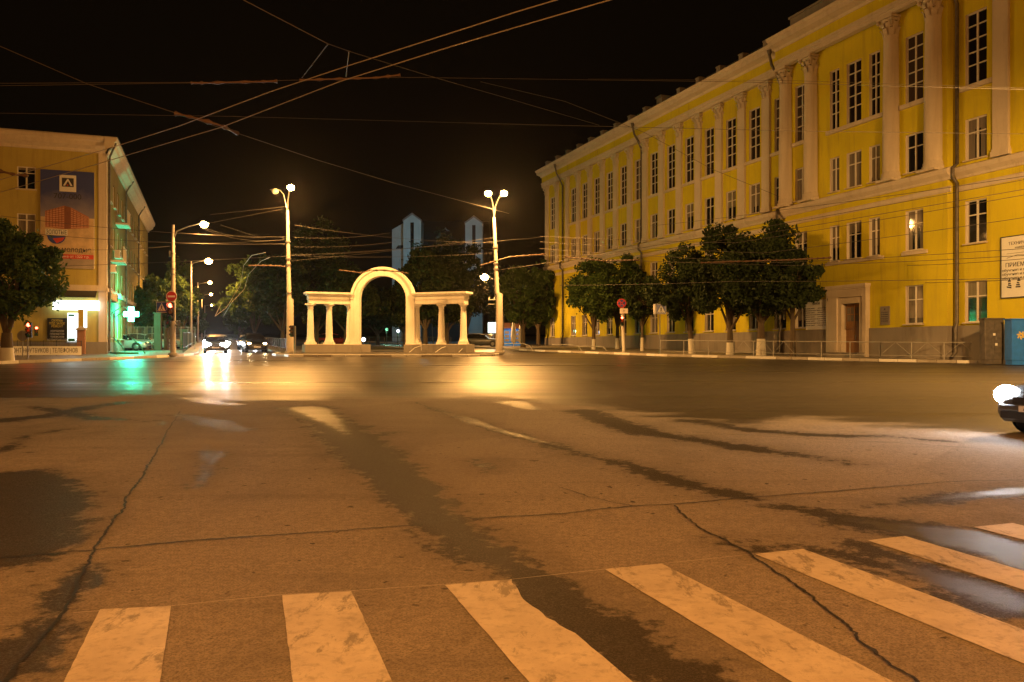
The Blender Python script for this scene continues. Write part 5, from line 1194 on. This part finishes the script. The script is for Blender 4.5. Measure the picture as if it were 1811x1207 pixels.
for k, (a, b_) in enumerate((((-30,378),(505,420)),((-30,405),(505,432)),((-30,432),(300,436)),((-30,475),(960,420)))):
    wire([(a[0],a[1],50),(b_[0],b_[1],56)], ['thin wire crossing the blue banner at half height', 'thin wire just under the pictured apartment block', 'thin wire over the banner lettering', 'lowest thin wire from the left edge to the avenue lamp'][k], .014, 'cable', .3)
for k, (a, b_, Ya, Yb, sg) in enumerate((((370,395),(500,370),58,59,.0),((372,380),(503,366),58,59,0),((358,402),(470,420),55,58,.25),((356,404),(510,422),55,59,.45),((390,398),(460,421),56,59,.0),((300,430),(510,424),55,59,.1),((520,420),(690,412),59,60,.2),((520,437),(700,428),59,60,.15),((515,450),(690,442),59,60,.12),((520,398),(880,430),59,60,.3),((510,462),(880,420),59,60,.1),((510,452),(870,448),59,60,.2))):
    wire([(a[0],a[1],Ya),(b_[0],b_[1],Yb)], ['short bright wire rising to the left lamp post', 'upper short wire to the top of the left lamp post', 'sagging wire below the signal post lamp', 'longer sagging wire from the signal post to the left lamp post', 'straight short wire crossing the sagging ones', 'level wire between the two left posts', 'pale wire right of the left lamp post heading for the gabled tower', 'second pale wire over the left colonnade', 'third pale wire over the left colonnade', 'long wire between the two tall lamp posts', 'rising wire between the two tall lamp posts', 'lowest wire between the two tall lamp posts'][k], .007, 'cable', sg)
# the contact network over the right side: fan of wires
fan = [((955,452),(1140,447),(1812,335),'top'),((880,478),(1150,436),(1812,318),'second'),((955,418),(1300,430),(1812,345),'third'),((955,428),(1350,448),(1812,385),'fourth'),((955,440),(1370,465),(1812,440),'fifth'),((980,455),(1400,470),(1812,452),'sixth'),((1470,462),(1600,470),(1812,458),'seventh'),((1470,505),(1620,500),(1812,494),'eighth'),((990,505),(1300,498),(1812,492),'ninth'),((1150,400),(1380,372),(1812,312),'tenth')]
nm_ = ['wire climbing from the far corner to the middle cornice', 'wire from the right lamp post climbing above the middle cornice', 'level wire in front of the small upper windows', 'wire falling and rising behind the treetops', 'wire grazing the top of the widest tree', 'wire reaching the cream board from the treetops', 'short wire over the single first floor window', 'short wire above the doorway', 'lowest wire across the tree crowns', 'wire parallel to the middle cornice']
for k, f_ in enumerate(fan): wire([(f_[0][0],f_[0][1],62),(f_[1][0],f_[1][1],48),(f_[2][0],f_[2][1],34)], nm_[k], .013, 'cable', .05)
wire([(390,540,62),(380,560,60),(400,545,62),(425,505,66),(431,470,64),(445,452,60),(470,447,58)], 'left curved bright trolley frog wire above the avenue', .02, 'copper', name='overhead_wire')
wire([(395,560,64),(410,535,62),(432,512,64),(440,485,62),(462,462,60),(478,455,58)], 'right curved bright trolley frog wire above the avenue', .02, 'copper')
# insulator assemblies on the span wires
def insul(pts, r, label):
    P = [at(*p) for p in pts]; m_ = MB(); L = (P[-1]-P[0]).length; n = max(6, int(L/.10)); q = []; rr_ = []
    for i in range(n+1):
        t_ = i/n; k = t_*(len(P)-1); j = min(int(k), len(P)-2); q.append(P[j].lerp(P[j+1], k-j)); rr_.append(r*(1.0 if i % 4 else 1.9)*(.7+.6*abs(mnoise.noise(Vector((i*.7, r*90, 3))))))
    m_.tube(q, rr_, 7); m_.build
    return tag(m_.build('wire_insulator', simple('insulator_brown', (.13,.075,.045), .5) if 'insulator_brown' not in bpy.data.materials else bpy.data.materials['insulator_brown']), label, 'insulator', 'insulators on the span wires')
insul([(338,147,20),(370,147,20),(450,145,20),(490,144,20)], .028, 'long brown insulator rod on the level span wire, left part')
insul([(530,142,20),(600,140,20),(665,138,20),(708,133,20)], .026, 'long brown insulator rod on the level span wire above the trolley wires')
insul([(310,201,21),(345,209,21),(390,222,21),(420,236,22)], .038, 'knotted insulator cluster where the slanting span meets the trolley wires')
insul([(0,303,26),(25,309,26),(50,311,26)], .04, 'insulator clamp on the upper trolley wire beside the blue banner')
insul([(1240,465,50),(1330,462,48),(1400,460,46),(1470,456,44)], .05, 'dark contact wire fitting above the widest tree')
insul([(1000,455,56),(1070,462,54),(1130,460,52)], .05, 'dark contact wire fitting left of the downpipe')
insul([(850,470,58),(900,455,58),(965,450,58)], .05, 'dark contact wire fitting right of the lamp post')
insul([(600,478,60),(640,483,60),(655,478,60),(700,480,60),(722,484,60)], .045, 'pale bent contact wire fitting just above the arch')
insul([(440,470,58),(480,470,58),(505,472,58)], .05, 'pale trolley frog hanging left of the tall lamp post')
wire([(534,138,20),(580,78,16.5)], 'short slanting hanger between span wire and upper wire', .012, 'cable'); wire([(612,136,20),(617,92,17.2)], 'short upright hanger above the trolley wires', .012, 'cable')

# ------------------------------------------------------------------ night air round the lamps
if HAZE:
    m_ = MB(); m_.box(-160, 140, -60, 420, -60*S-4, 44)
    t = NT('haze_air'); pv = t.n('ShaderNodeVolumePrincipled'); pv.inputs['Color'].default_value = (.9,.88,.85,1); pv.inputs['Density'].default_value = HAZE; pv.inputs['Anisotropy'].default_value = .9
    t.t.links.new(pv.outputs[0], t.out.inputs['Volume']); tag(m_.build('haze', t.m), None, None, kind='stuff')
